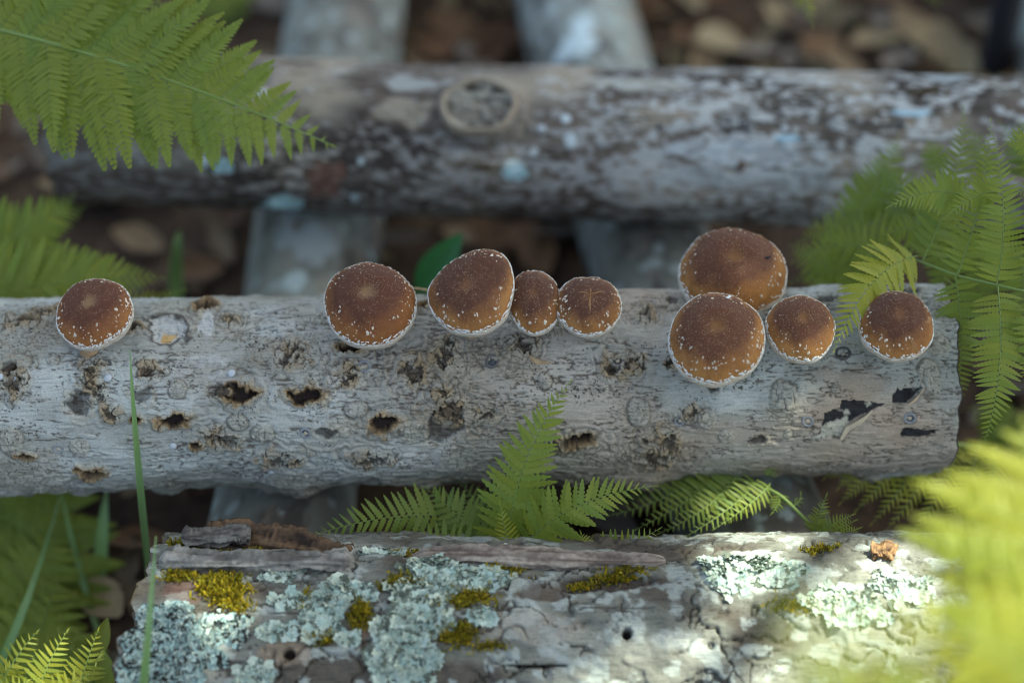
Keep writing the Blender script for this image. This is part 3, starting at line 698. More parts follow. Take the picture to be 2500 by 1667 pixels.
def bark_plate(name, cpts, w, h, seed, cols, lg=None, rough=1.0):
    """an irregular ridge of bark along world points cpts; w half width, h thickness"""
    cpts = np.asarray(cpts, float); n = 170; t = np.linspace(0, len(cpts) - 1, n); P = np.stack([np.interp(t, range(len(cpts)), cpts[:, q]) for q in range(3)], 1)
    K = 30; V, C = [], []
    ii, jj = np.meshgrid(np.arange(n), np.arange(K), indexing='ij'); wj = 2 * np.pi * jj / K
    NZ = fbm(ii * 0.022 + seed, np.cos(wj) * 2.2, np.sin(wj) * 2.2, 5, seed); GZ_ = vnoise(ii * 0.045, jj * 0.83, ii * 0 + seed + .5, seed + 1) * 0.7 + 0.3 * vnoise(ii * 0.3, jj * 0.9, ii * 0 + .5, seed + 2)
    for i in range(n):
        tt = unit(P[min(i + 1, n - 1)] - P[max(i - 1, 0)]); a = unit(np.cross(tt, [0, 0, 1])); b = np.cross(a, tt)
        end = min(1, (i + 0.5) / 9, (n - i - 0.5) / 9) ** 0.5
        for j in range(K):
            w0 = 2 * math.pi * j / K; ca, sa = math.cos(w0), math.sin(w0)
            ca = math.copysign(abs(ca) ** 0.7, ca); sa = math.copysign(abs(sa) ** 0.7, sa)
            nz = NZ[i, j]; gz = GZ_[i, j]
            r = end * (1 + rough * (0.70 * nz + 0.50 * gz)); V.append(P[i] + a * ca * w * r + b * sa * h * r)
            f = 0.45 + 1.6 * gz; f = min(1, max(0, f)); C.append(np.asarray(cols[0]) * f + np.asarray(cols[1]) * (1 - f))
    F = [(i * K + j, i * K + (j + 1) % K, (i + 1) * K + (j + 1) % K, (i + 1) * K + j) for i in range(n - 1) for j in range(K)] + [tuple(range(K))[::-1], tuple((n - 1) * K + j for j in range(K))]
    mb = MB(); mb.add(V, F, C); return obj(name, mb.mesh(name), M_TWIG, lg['root'] if lg else None)
def fpt(px, py, h=0.0):
    x0, t0 = hit(front, px, py); p, nn = surf(front, x0, t0); return p + nn * h
o = bark_plate('bark_plate', [fpt(372, 1366, .004), fpt(470, 1372, .004), fpt(600, 1380, .004), fpt(740, 1376, .004), fpt(860, 1376, .003)], 0.010, 0.006, 5, ((0.30, 0.28, 0.245), (0.10, 0.09, 0.078)), front)
o = bark_plate('bark_plate', [fpt(1000, 1362, .004), fpt(1150, 1366, .003), fpt(1300, 1372, .003), fpt(1450, 1374, .003), fpt(1620, 1372, .003)], 0.008, 0.005, 9, ((0.33, 0.28, 0.23), (0.12, 0.09, 0.075)), front)
bark_plate('bark_plate', [fpt(420, 1352, .006) + (0, .012, .004), fpt(560, 1352, .004) + (0, .012, .004), fpt(600, 1353, .004) + (0, .012, .002)], 0.008, 0.004, 14, ((0.16, 0.15, 0.13), (0.06, 0.05, 0.045)), front)
bark_plate('bark_plate', [fpt(2120, 1362, .004), fpt(2160, 1362, .006), fpt(2180, 1364, .004)], 0.007, 0.004, 19, ((0.35, 0.2, 0.09), (0.1, 0.06, 0.04)), front)
sl = [pt(495, 1318, 1.995), pt(580, 1316, 1.99), pt(680, 1330, 1.985), pt(780, 1345, 1.98), pt(870, 1368, 1.975)]
o = bark_plate('bark_slab', sl, 0.013, 0.009, 23, ((0.15, 0.095, 0.055), (0.024, 0.017, 0.014)), front, 1.1); o['label'] = 'loose dark brown slab of layered bark'

# --- lichen and moss on the logs
def lichen(lg, px, py, rx, ry, n, size, cols, seed, fringe=0.5, lift=0.0012):
    rg = np.random.default_rng(seed); mb = MB(); x0, t0 = hit(lg, px, py); vis = max(0.4, math.cos(t0 - math.radians(45)))
    cols = np.asarray(cols); sc = 1.95 / FOC; ph = rg.uniform(0, 6.28, 3); done = 0
    while done < n:
        a = rg.uniform(0, 6.283); r = rg.uniform(0, 1) ** 0.5
        lim = 0.78 + 0.2 * math.sin(2 * a + ph[0]) + 0.14 * math.sin(5 * a + ph[1]) + 0.1 * math.sin(9 * a + ph[2])
        r *= lim; done += 1
        x = x0 + r * math.cos(a) * rx * sc; th = t0 + r * math.sin(a) * ry * sc / vis / lg['R']
        if x < 0.004 or x > lg['L'] - 0.004: continue
        p, nn = surf(lg, x, th); e1 = lg['e1']; e2 = np.cross(nn, e1)
        od = unit(e1 * math.cos(a) + e2 * math.sin(a)); od = unit(od + rg.normal(0, 0.55, 3)); od = unit(od - nn * (od @ nn)); sd = np.cross(nn, od)
        L = size * rg.uniform(0.6, 1.35); W = L * rg.uniform(0.5, 0.85); up = rg.uniform(-0.1, 0.75) * L
        K = 9; ring = []
        for j in range(K):
            b = -math.pi * 0.62 + 1.24 * math.pi * j / (K - 1)
            rr = 1 + 0.28 * (1 if j % 2 else -1) * rg.uniform(0.3, 1)
            ring.append(p + od * (math.cos(b) * L * rr * 0.8 + 0.1 * L) + sd * math.sin(b) * W * rr + nn * (lift + up * max(0, math.cos(b)) + rg.uniform(0, .0006)))
        V = [p - od * L * 0.5 + nn * (lift * 0.4), p + od * L * 0.2 + nn * (lift * 1.1)] + ring
        F = [(1, 2 + j, 3 + j) for j in range(K - 1)] + [(1, 2 + K - 1, 0), (1, 0, 2)]
        mb.add(V, F, cols[rg.integers(len(cols))] * rg.uniform(0.82, 1.12))
    o = obj('lichen_patch', mb.mesh('lichen_patch', False), M_LICHEN, lg['root']); o['kind'] = 'stuff'; return o
LC = [(0.42, 0.54, 0.49), (0.50, 0.59, 0.53), (0.37, 0.51, 0.48), (0.53, 0.58, 0.50), (0.20, 0.27, 0.26), (0.04, 0.04, 0.035), (0.04, 0.035, 0.03)]
LP = [(0.45, 0.52, 0.44), (0.52, 0.57, 0.46), (0.38, 0.48, 0.42), (0.47, 0.54, 0.47), (0.13, 0.15, 0.12)]
for i, (px, py, rx, ry, n_, sz) in enumerate([(430, 1560, 175, 85, 2700, 0.0034), (400, 1640, 150, 70, 1500, 0.0034), (560, 1530, 60, 60, 420, 0.0034), (340, 1520, 60, 50, 420, 0.0036)]):
    lichen(front, px, py, rx, ry, n_, sz, LC, 100 + i)
for i, (px, py, rx, ry, n_, sz) in enumerate([(795, 1500, 62, 64, 330, 0.006), (1060, 1405, 90, 42, 300, 0.006), (1170, 1418, 70, 34, 220, 0.0065), (1030, 1455, 95, 42, 340, 0.0065), (1000, 1530, 85, 60, 420, 0.0065), (1010, 1600, 80, 70, 420, 0.0065), (955, 1620, 50, 50, 200, 0.006),
                                              (720, 1460, 60, 26, 120, 0.005), (850, 1440, 70, 30, 140, 0.006), (690, 1540, 44, 32, 130, 0.005), (860, 1560, 30, 18, 70, 0.005), (920, 1350, 60, 8, 90, 0.004), (680, 1395, 60, 18, 200, 0.0035), (1250, 1345, 50, 10, 100, 0.003),
                                              (1840, 1395, 120, 36, 420, 0.006), (1780, 1420, 70, 40, 160, 0.005), (2060, 1480, 120, 50, 260, 0.006), (2200, 1440, 90, 40, 160, 0.006), (1185, 1505, 28, 20, 60, 0.006), (640, 1650, 60, 40, 160, 0.005), (1090, 1520, 24, 30, 50, 0.005)]):
    lichen(front, px, py, rx, ry, n_, sz, LP, 200 + i)
def moss(lg, px, py, rx, ry, n, h, seed, cols=((0.36, 0.29, 0.02), (0.42, 0.30, 0.02), (0.25, 0.23, 0.02), (0.12, 0.10, 0.015))):
    rg = np.random.default_rng(seed); mb = MB(); x0, t0 = hit(lg, px, py); sc = 1.97 / FOC; vis = max(0.4, math.cos(t0 - math.radians(45))); cols = np.asarray(cols)
    for i in range(n):
        u, v = rg.normal(0, 0.5, 2); x = x0 + u * rx * sc; th = t0 + v * ry * sc / vis / lg['R']
        if x < 0.003 or x > lg['L'] - 0.003: continue
        p, nn = surf(lg, x, th); c = cols[rg.integers(len(cols))]
        for q in range(4):
            dr = unit(nn + rg.normal(0, 0.65, 3)); L = h * rg.uniform(0.5, 1.3); sd = unit(np.cross(dr, rg.normal(0, 1, 3))) * L * 0.16; b = p + rg.normal(0, 0.0007, 3)
            mb.add([b - sd * 0.5, b + sd * 0.5, b + dr * L * 0.6 + sd, b + dr * L, b + dr * L * 0.6 - sd], [(0, 1, 2, 3, 4)], c * rg.uniform(0.7, 1.2))
    o = obj('moss_patch', mb.mesh('moss_patch', False), M_MOSS, lg['root']); o['kind'] = 'stuff'
for i, a in enumerate([(455, 1335, 40, 6, 220, 0.007), (535, 1430, 50, 26, 380, 0.006), (560, 1450, 30, 16, 160, 0.006), (430, 1405, 40, 14, 150, 0.005), (480, 1352, 70, 6, 120, 0.005), (600, 1350, 30, 5, 60, 0.004), (580, 1480, 40, 14, 90, 0.005),
                       (985, 1425, 50, 16, 220, 0.005), (1130, 1465, 70, 20, 240, 0.005), (1120, 1550, 45, 26, 240, 0.005), (880, 1500, 30, 34, 170, 0.005), (1240, 1388, 60, 12, 120, 0.004), (1510, 1396, 70, 10, 170, 0.005), (1420, 1418, 40, 12, 90, 0.004),
                       (800, 1560, 40, 14, 100, 0.005), (1000, 1345, 60, 6, 90, 0.003), (1940, 1480, 60, 16, 120, 0.004), (1200, 1575, 40, 10, 70, 0.004), (2000, 1350, 50, 6, 80, 0.004), (750, 1460, 20, 20, 50, 0.004)]):
    moss(front, *a, 300 + i)
for i, a in enumerate([(1180, 395, 70, 12, 60, 0.003), (2330, 165, 90, 14, 120, 0.004), (2250, 220, 70, 14, 70, 0.004), (2470, 140, 40, 8, 60, 0.004)]):
    moss(back, *a, 340 + i, ((0.16, 0.10, 0.03), (0.10, 0.07, 0.03)))
for i, (px, py, rx, ry, n_) in enumerate([(690, 485, 56, 18, 90), (548, 395, 24, 16, 40), (1255, 405, 24, 26, 50)]):
    lichen(back, px, py, rx, ry, n_, 0.005, [(0.42, 0.60, 0.62), (0.5, 0.64, 0.66)], 400 + i)

# ------------------------------------------------------------------ mushrooms
def mushroom(px, py, D, Rpx, label, mat, tiltx=0.0, tilty=0.0, sx=1.0, sy=1.0, seed=0, dome=0.53, lump=None, stem=None, nsc=120, gash=None, wrink=0.0):
    rg = np.random.default_rng(seed + 900); C = pt(px, py - 0.05 * Rpx, D); R = 0.975 * Rpx * D / FOC
    a = unit([tiltx, -0.31 + tilty, 0.95]); e1 = unit(np.cross([0, 1.0, 0.0], a)); e1 = unit(np.array([1, 0, 0]) - a * a[0]); e2 = np.cross(a, e1)
    nphi = 128
    prof_t = np.linspace(0, 1, 44)
    key = np.array([(0, .985 * dome), (.12, 1.0 * dome), (.28, .985 * dome), (.45, .90 * dome), (.62, .73 * dome), (.77, .50 * dome), (.88, .25 * dome), (.95, .02), (.985, -.08), (1.0, -.16), (1.0, -.215)])
    kt = np.linspace(0, 1, len(key))
    # smooth the profile by repeated interpolation
    pr = np.interp(prof_t, kt, key[:, 0]); pz = np.interp(prof_t, kt, key[:, 1])
    for _ in range(6):
        pr[1:-1] = (pr[:-2] + 2 * pr[1:-1] + pr[2:]) / 4; pz[1:-1] = (pz[:-2] + 2 * pz[1:-1] + pz[2:]) / 4
    ph = np.linspace(0, 2 * math.pi, nphi, endpoint=False); q = rg.uniform(0, 6.28, 4)
    wob = 1 + 0.022 * np.cos(2 * ph + q[0]) + 0.016 * np.cos(3 * ph + q[1]) + 0.008 * np.cos(5 * ph + q[2]) + 0.006 * np.cos(9 * ph + q[3])
    def place(r, z, ph, w):
        x = r * np.cos(ph) * w * sx; y = r * np.sin(ph) * w * sy
        if lump is not None:
            la, lr, lz = lump; g = np.clip(np.cos(ph - la), 0, 1) ** 2 * smooth(0.2, 1.0, r)
            x = x + lr * g * np.cos(la); y = y + lr * g * np.sin(la); z = z + lz * g
        z = z + 0.025 * vnoise(x * 2.2 + seed, y * 2.2, x * 0 + seed, 5) + 0.008 * vnoise(x * 7 + seed, y * 7, x * 0, 6)
        if wrink: z = z + wrink * vnoise(x * 9 + seed, y * 14, x * 0, 7) * smooth(0.75, 0.3, r)
        z = z - 0.03 * np.exp(-(r / 0.14) ** 2)
        return C + R * (x[..., None] * e1 + y[..., None] * e2 + z[..., None] * a)
    rr, pp = np.meshgrid(pr, ph, indexing='ij'); zz = np.repeat(pz[:, None], nphi, 1); ww = np.repeat(wob[None], len(pr), 0)
    V = place(rr, zz, pp, 1 + (ww - 1) * rr); nr = len(pr)
    I = np.arange(nr * nphi).reshape(nr, nphi); J = np.roll(I, -1, 1)
    F = np.stack([I[:-1], I[1:], J[1:], J[:-1]], -1).reshape(-1, 4)
    arc = np.concatenate([[0], np.cumsum(np.hypot(np.diff(pr), np.diff(pz)))]); arc /= arc[-1]
    # root on the log and stem
    x0 = float((C - main['A']) @ main['e1']); axp = main['A'] + main['e1'] * x0
    nrm = unit(C - axp); th = math.atan2(nrm @ main['fr'], nrm @ main['up']); rootp, _ = surf(main, x0, th); rootp = rootp - nrm * 0.004
    if stem: rootp, nq = surf(main, *hit(main, *stem)); rootp = rootp - nq * 0.004
    root = thing('mushroom', rootp, label, 'mushroom', 'brown mushrooms on the pale log')
    cap = obj('cap', mesh_from('cap', V.reshape(-1, 3), F, None, True, None, {'rad': np.repeat(arc, nphi), 'front_lit': np.outer(smooth(0.15, 0.7, arc), -0.13 * np.sin(ph)), 'ang': np.tile(np.cos(ph) * 0.5 + np.where(np.sin(ph) > 0, 0, 1.7) + 0.35 * np.sin(ph), nr)}), mat, root, origin=C)  # lighter amber tint on the front lower side stands in for caught light
    # rolled margin
    mk = np.array([(.985, -.185), (1.012, -.205), (1.022, -.25), (1.018, -.32), (1.0, -.40), (.965, -.47), (.92, -.505), (.875, -.49), (.845, -.42), (.83, -.30)])
    rr, pp = np.meshgrid(mk[:, 0], ph, indexing='ij'); zz = np.repeat(mk[:, 1][:, None], nphi, 1) + 0.008 * np.sin(7 * pp + q[0]) ; ww = np.repeat(wob[None], len(mk), 0)
    V2 = place(rr, zz, pp, 1 + (ww - 1) * rr); I = np.arange(len(mk) * nphi).reshape(len(mk), nphi); J = np.roll(I, -1, 1)
    F2 = np.stack([I[:-1], I[1:], J[1:], J[:-1]], -1).reshape(-1, 4)
    obj('margin', mesh_from('margin', V2.reshape(-1, 3), F2), M_MARGIN, cap, origin=C)
    # gills: pleated underside
    gr = np.array([.84, .6, .35, .14]); gzv = np.array([-.31, -.20, -.12, -.10])
    rr, pp = np.meshgrid(gr, ph, indexing='ij'); zz = np.repeat(gzv[:, None], nphi, 1) + 0.02 * ((np.arange(nphi) % 2) * 2 - 1)[None] * np.array([.3, 1, 1, .4])[:, None]
    V3 = place(rr, zz, pp, np.repeat(wob[None], 4, 0)); I = np.arange(4 * nphi).reshape(4, nphi); J = np.roll(I, -1, 1)
    obj('gills', mesh_from('gills', V3.reshape(-1, 3), np.stack([I[:-1], I[1:], J[1:], J[:-1]], -1).reshape(-1, 4)), M_GILL, cap, origin=C)
    # stem
    top = C - a * R * 0.06; mid = (top + rootp) / 2 - a * R * 0.12 + (0 if not stem else unit(np.array((0, -1, -0.3))) * R * 0.1)
    pts = bez(top, mid, rootp, 12); sr = R * 0.2
    V4, F4 = tube(pts, [sr * (1.0 + 0.25 * abs(2 * i / 11 - 1)) for i in range(12)], 16)
    mb = MB(); mb.add(V4, F4, (0.38, 0.25, 0.14)); obj('stem', mb.mesh('stem'), M_STEM, root)
    # scales
    mb = MB()
    def sp(t, p_):
        r = np.interp(t, arc, pr); z = np.interp(t, arc, pz); w = np.interp(p_ % (2 * math.pi), np.append(ph, 2 * math.pi), np.append(wob, wob[0]))
        return place(np.array(r), np.array(z), np.array(p_), np.array(1 + (w - 1) * r))
    def patch(t, p_, size, elong, c, lift=0.0004, K=7):
        c0 = sp(t, p_); du = sp(min(t + 0.02, 1), p_) - sp(t - 0.02, p_); du = unit(du); dv = unit(sp(t, p_ + 0.03) - sp(t, p_ - 0.03)); nn = unit(np.cross(dv, du)); 
        if nn @ a < 0: nn = -nn
        ring = []; a0 = rg.uniform(0, 6.28)
        for j in range(K):
            b = a0 + 2 * math.pi * j / K; r_ = size * (rg.uniform(0.35, 1.25)); ring.append(c0 + du * math.cos(b) * r_ * elong + dv * math.sin(b) * r_ + nn * lift * rg.uniform(0.2, 0.9))
        mb.add([c0 + nn * lift * 1.9] + ring, [(0, 1 + j, 1 + (j + 1) % K) for j in range(K)], c)
    for i in range(int(nsc * 1.35)):
        t = 0.98 - 0.46 * rg.random() ** 1.4; p_ = rg.uniform(0, 6.283)
        if vnoise(np.array(math.cos(p_) * 2.5 + seed), np.array(math.sin(p_) * 2.5), np.array(t * 6.0), 9) < -0.25: continue
        patch(t, p_, rg.uniform(0.0004, 0.0014) * (0.5 + 0.8 * t), rg.uniform(0.6, 1.9), np.array((0.60, 0.52, 0.42)) * rg.uniform(0.75, 1.1))
    for i in range(nsc * 5):
        t = rg.uniform(0.1, 0.8); patch(t, rg.uniform(0, 6.283), rg.uniform(0.00016, 0.00036), 1, np.array((0.56, 0.44, 0.31)) * rg.uniform(0.7, 1.1), 0.0003, 4)
    for i in range(int(nsc * 1.9)):            # woolly tufts along the margin
        t = rg.uniform(0.88, 0.98); patch(t, rg.uniform(0, 6.283), rg.uniform(0.0007, 0.0022), rg.uniform(0.25, 0.9), np.array((0.68, 0.66, 0.62)) * rg.uniform(0.85, 1.05), 0.0006, 8)
    o = obj('cap_scales', mb.mesh('cap_scales', False), M_SCALE, cap, origin=C); o['kind'] = 'stuff'
    for (t, p_, L, W, ang) in (gash or []):
        c0 = sp(t, p_); du = unit(sp(t + 0.02, p_) - sp(t - 0.02, p_)); dv = unit(sp(t, p_ + 0.03) - sp(t, p_ - 0.03)); d1 = du * math.cos(ang) + dv * math.sin(ang); d2 = unit(np.cross(a, d1))
        Vg = []; n_ = 9
        for i in range(n_):
            u = i / (n_ - 1) * 2 - 1; wv = W * (1 - u * u) ** 0.8 * (1 + 0.25 * u)
            # follow the dome: fall with distance along the cap
            pc = c0 + d1 * u * L + d2 * 0.15 * L * u * u
            rel = (pc - C) / R; rx_, ry_ = rel @ e1 / sx, rel @ e2 / sy; r_ = math.hypot(rx_, ry_); tt = np.interp(r_, pr[:-4], arc[:-4])
            for s_, h_ in ((-1, 0.0003), (0, 0.0007), (1, 0.0003)):
                qq = pc + d2 * s_ * wv; rel = (qq - C) / R; rx_, ry_ = rel @ e1 / sx, rel @ e2 / sy; tt = np.interp(math.hypot(rx_, ry_), pr[:-4], arc[:-4]); Vg.append(sp(tt, math.atan2(ry_, rx_)) + a * h_)
        Fg = [(3 * i + j, 3 * i + j + 1, 3 * i + j + 4, 3 * i + j + 3) for i in range(n_ - 1) for j in (0, 1)]
        m2 = MB(); m2.add(Vg, Fg, (0.27, 0.145, 0.065)); obj('gash', m2.mesh('gash'), M_STEM, cap, origin=C)
    return dict(C=C, R=R, a=a, root=root, sp=sp)
mu = {}
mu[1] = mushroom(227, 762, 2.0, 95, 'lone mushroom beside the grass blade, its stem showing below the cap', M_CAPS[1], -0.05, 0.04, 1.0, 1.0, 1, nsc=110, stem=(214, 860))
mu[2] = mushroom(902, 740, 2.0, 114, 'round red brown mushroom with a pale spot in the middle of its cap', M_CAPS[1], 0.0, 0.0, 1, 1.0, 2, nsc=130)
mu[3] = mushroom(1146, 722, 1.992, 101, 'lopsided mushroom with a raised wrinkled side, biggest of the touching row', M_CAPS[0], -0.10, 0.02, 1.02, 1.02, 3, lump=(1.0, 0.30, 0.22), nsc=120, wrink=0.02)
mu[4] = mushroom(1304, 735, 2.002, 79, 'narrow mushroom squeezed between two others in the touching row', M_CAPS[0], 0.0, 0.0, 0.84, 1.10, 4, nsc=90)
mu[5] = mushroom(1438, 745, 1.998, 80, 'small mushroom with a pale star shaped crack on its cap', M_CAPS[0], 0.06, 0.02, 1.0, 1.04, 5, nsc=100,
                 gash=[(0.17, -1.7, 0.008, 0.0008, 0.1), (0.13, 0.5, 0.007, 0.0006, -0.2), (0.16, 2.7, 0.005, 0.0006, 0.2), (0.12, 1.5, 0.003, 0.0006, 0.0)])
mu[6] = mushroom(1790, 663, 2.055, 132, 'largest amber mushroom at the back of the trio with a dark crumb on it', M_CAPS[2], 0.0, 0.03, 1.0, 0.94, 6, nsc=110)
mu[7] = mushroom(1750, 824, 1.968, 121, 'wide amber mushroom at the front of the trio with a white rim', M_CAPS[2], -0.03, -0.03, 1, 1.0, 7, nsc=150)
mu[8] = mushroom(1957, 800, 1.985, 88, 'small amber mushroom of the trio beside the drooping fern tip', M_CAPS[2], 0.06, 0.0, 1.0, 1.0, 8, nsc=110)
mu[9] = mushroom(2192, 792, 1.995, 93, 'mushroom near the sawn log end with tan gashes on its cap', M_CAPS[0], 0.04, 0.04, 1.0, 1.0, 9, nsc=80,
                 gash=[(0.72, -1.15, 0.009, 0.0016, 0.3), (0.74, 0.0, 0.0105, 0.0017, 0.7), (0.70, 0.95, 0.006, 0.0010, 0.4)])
# crumb on the big cap, spider-white fleck on the front one
def crumb(m, t, p_, L, col, name, label):
    c0 = m['sp'](t, p_); V, F = tube([c0 - np.array([L, 0.0006, -.0004]), c0 + m['a'] * 0.0008, c0 + np.array([L, L * .5, L * .3])], [L * .25, L * .45, L * .3], 7)
    V = V + rng.normal(0, L * 0.06, V.shape); mb = MB(); mb.add(V, F, col); o = obj(name, mb.mesh(name, False), M_TWIG, None, origin=c0); tag(o, label, 'debris')
crumb(mu[6], 0.45, 0.0, 0.0028, (0.03, 0.028, 0.026), 'bark_crumb', 'tiny black bark crumb lying on the largest amber mushroom cap')
crumb(mu[7], 0.60, 1.25, 0.0026, (0.75, 0.76, 0.78), 'white_fleck', 'small white fleck stuck to the front mushroom of the trio')

# ------------------------------------------------------------------ ferns
def leaflet_mesh(name, lobes, hw, seed, droop, depth=0.42):
    rg = np.random.default_rng(seed); n = lobes * 4; mb = MB(); V = []
    for i in range(n + 1):
        t = i / n; env = hw * min(1, (t / 0.05) ** 0.5) * (1 - t ** 2.4) ** 0.85 + 0.004
        lobe = (1 - depth) + depth * abs(math.sin(math.pi * (lobes * t + 0.02))) ** 0.55
        w = env * lobe; z = -droop * t * t
        fwd = 0.045 * (lobe - 0.6)
        for s in (-1, -0.5, 0, 0.5, 1):
            V.append((s * w, t + (fwd if abs(s) > .6 else 0), z + abs(s) * w * 0.28 - (0.25 * w * abs(s) ** 3) + rg.uniform(-.006, .006)))
    F = [(i * 5 + j, i * 5 + j + 1, (i + 1) * 5 + j + 1, (i + 1) * 5 + j) for i in range(n) for j in range(4)]
    mb.add(V, F); return mb.mesh(name)
def pinna_mesh(name, pairs, seed, droop, pl=0.21):
    rg = np.random.default_rng(seed); mb = MB(); n = 6
    V, F = tube([(0, 0, 0), (0, 0.5, -droop * 0.25), (0, 1, -droop)], [0.008, 0.006, 0.002], 4); mb.add(V, F, None, 1)
    for k in range(pairs):
        t = (k + 0.3) / pairs; env = (1 - t ** 1.7) * min(1, 0.78 + t * 2.0)
        L = pl * env + 0.012; hw = 0.52 / pairs
        for s in (-1, 1):
            ang = math.radians(74 - 26 * t) + rg.normal(0, 0.05); dy, dx = math.cos(ang), math.sin(ang) * s
            o = np.array((0, t + (0.25 / pairs if s > 0 else 0), -droop * t * t)); V = []; tw = rg.normal(0, 0.2); dz = rg.uniform(0.0, 0.35)
            for i in range(n + 1):
                u = i / n; w = hw * min(1, 0.7 + u) * (1 - u ** 3) * (1.0 if i % 2 else 0.82) + 0.0015
                c = o + np.array((dx * u * L, dy * u * L, -dz * L * u * u))
                pv = np.array((-dy * s, dx * s, 0)) * s
                for q in (-1, 0, 1): V.append(c + pv * q * w + np.array((0, 0, abs(q) * w * 0.3 + q * w * tw)))
            F = [(i * 3 + j, i * 3 + j + 1, (i + 1) * 3 + j + 1, (i + 1) * 3 + j) for i in range(n) for j in (0, 1)]
            mb.add(V, F)
    return mb.mesh(name)
MESH = {}
for mname in FERN:
    MESH['B', mname] = []; MESH['A', mname] = []; MESH['C', mname] = []
    for q in range(4):
        me = leaflet_mesh('pinnule', 7 + q % 2, 0.112 + 0.008 * q, 10 + q, 0.02 + 0.07 * q, 0.5); me.materials.append(FERN[mname]); MESH['B', mname].append(me)
        me = pinna_mesh('pinna', 19 + q, 20 + q, 0.02 + 0.06 * q); me.materials.append(FERN[mname]); me.materials.append(M_RACHIS); MESH['A', mname].append(me)
        me = leaflet_mesh('pinnule', 6 + q % 2, 0.138 + 0.008 * q, 40 + q, 0.02 + 0.05 * q, 0.58); me.materials.append(FERN[mname]); MESH['C', mname].append(me)

def fern(base, label):
    return thing('fern', base, label, 'fern', 'green ferns round the stack')
def frond(root, b, m, t, lmax, pairs, typ='B', shade='mid', nrm=None, a0=84, a1=54, start=0.04, jit=1.0, peak=0.18, rr=None, name=None, foot=None):
    """b, m, t: (px, py, depth) of base, middle, tip; lmax: longest leaflet in px; sub-parts are separate leaflets"""
    rr = rr or (0.0010 if typ == 'A' else 0.00055); nb_ = pairs; lmax = lmax * 1.1
    b3, m3, t3 = pt(*b), pt(*m), pt(*t); n = 40; cv = bez(b3, m3, t3, n); Ltot = np.sum(np.linalg.norm(np.diff(cv, axis=0), axis=1))
    N0 = unit(np.array((0, -0.55, 0.83)) if nrm is None else nrm)
    name = name or ('pinna' if typ != 'A' else 'frond'); sub = 'pinnule' if typ != 'A' else 'pinna'
    path = cv
    if foot is not None:
        f = np.asarray(foot, float); path = np.concatenate([bez(f, (f + b3) / 2 + np.array((0, 0, 0.15 * np.linalg.norm(f - b3))), b3, 14)[:-1], cv])
    rads = [rr * (1.25 - 1.0 * max(0, (i - (len(path) - n)) / n)) for i in range(len(path))]
    V, F = tube(path, rads, 6); mb = MB(); mb.add(V, F)
    fo = obj(name, mb.mesh(name), M_RACHIS, root, origin=b3)
    sc = (b[2] + t[2]) / 2 / FOC; lst = MESH[typ, shade]
    ds = np.linspace(0, 1, n)
    for k in range(pairs):
        u = start + (1 - start) * (k + 0.2) / pairs
        env = min(1.0, 0.72 + 0.28 * u / max(peak, 1e-3)) * (1 - ((u - peak) / (1 - peak)) ** 1.65 if u > peak else 1)
        L = max(0.05, env) * lmax * sc
        for s in (-1, 1):
            uu = min(0.995, u + (0.35 / pairs if s > 0 else 0)); p = np.array([np.interp(uu, ds, cv[:, q]) for q in range(3)])
            i = min(n - 2, int(uu * (n - 1))); T = unit(cv[i + 1] - cv[i]); N = unit(N0 - T * (N0 @ T)); side = np.cross(T, N) * s
            al = math.radians(a0 + (a1 - a0) * u + rng.normal(0, 3.5 * jit)); Y = T * math.cos(al) + side * math.sin(al)
            Y = unit(Y + N * rng.normal(-0.02, 0.10 * jit)); Z = unit(N + side * rng.normal(0, 0.22 * jit) + T * rng.normal(0, 0.15 * jit)); Z = unit(Z - Y * (Z @ Y)); Xv = np.cross(Y, Z)
            ll = L * rng.uniform(0.92, 1.06); M = Matrix(((Xv[0] * ll, Y[0] * ll, Z[0] * ll, p[0] - b3[0]), (Xv[1] * ll, Y[1] * ll, Z[1] * ll, p[1] - b3[1]), (Xv[2] * ll, Y[2] * ll, Z[2] * ll, p[2] - b3[2]), (0, 0, 0, 1)))
            o = bpy.data.objects.new(sub, lst[int(rng.integers(len(lst)))]); COL.objects.link(o); o.parent = fo; o.matrix_basis = M
    # end leaflet
    T = unit(cv[-1] - cv[-3]); N = unit(N0 - T * (N0 @ T)); Xv = np.cross(T, N); ll = max(0.05 * lmax, 10) * sc * 1.3; p = cv[-1] - b3 - T * ll * 0.3
    o = bpy.data.objects.new(sub, lst[0]); COL.objects.link(o); o.parent = fo
    o.matrix_basis = Matrix(((Xv[0] * ll, T[0] * ll, N[0] * ll, p[0]), (Xv[1] * ll, T[1] * ll, N[1] * ll, p[1]), (Xv[2] * ll, T[2] * ll, N[2] * ll, p[2]), (0, 0, 0, 1)))
    return fo
def stalk(root, pts, r=0.0016, name='stalk'):
    P = np.asarray(pts, float); t = np.linspace(0, len(P) - 1, 8 * len(P)); Q = np.stack([np.interp(t, range(len(P)), P[:, q]) for q in range(3)], 1)
    for _ in range(6): Q[1:-1] = (Q[:-2] + 2 * Q[1:-1] + Q[2:]) / 4
    V, F = tube(Q, np.linspace(r * 1.3, r * 0.8, len(Q)), 6); mb = MB(); mb.add(V, F); return obj(name, mb.mesh(name), M_RACHIS, root, origin=Q[0])
def gpt(px, py):
    p = on_plane(px, py, GZ); p[2] = float(ground_z(p[0], p[1])) - 0.004; return p
CAMN = -FW
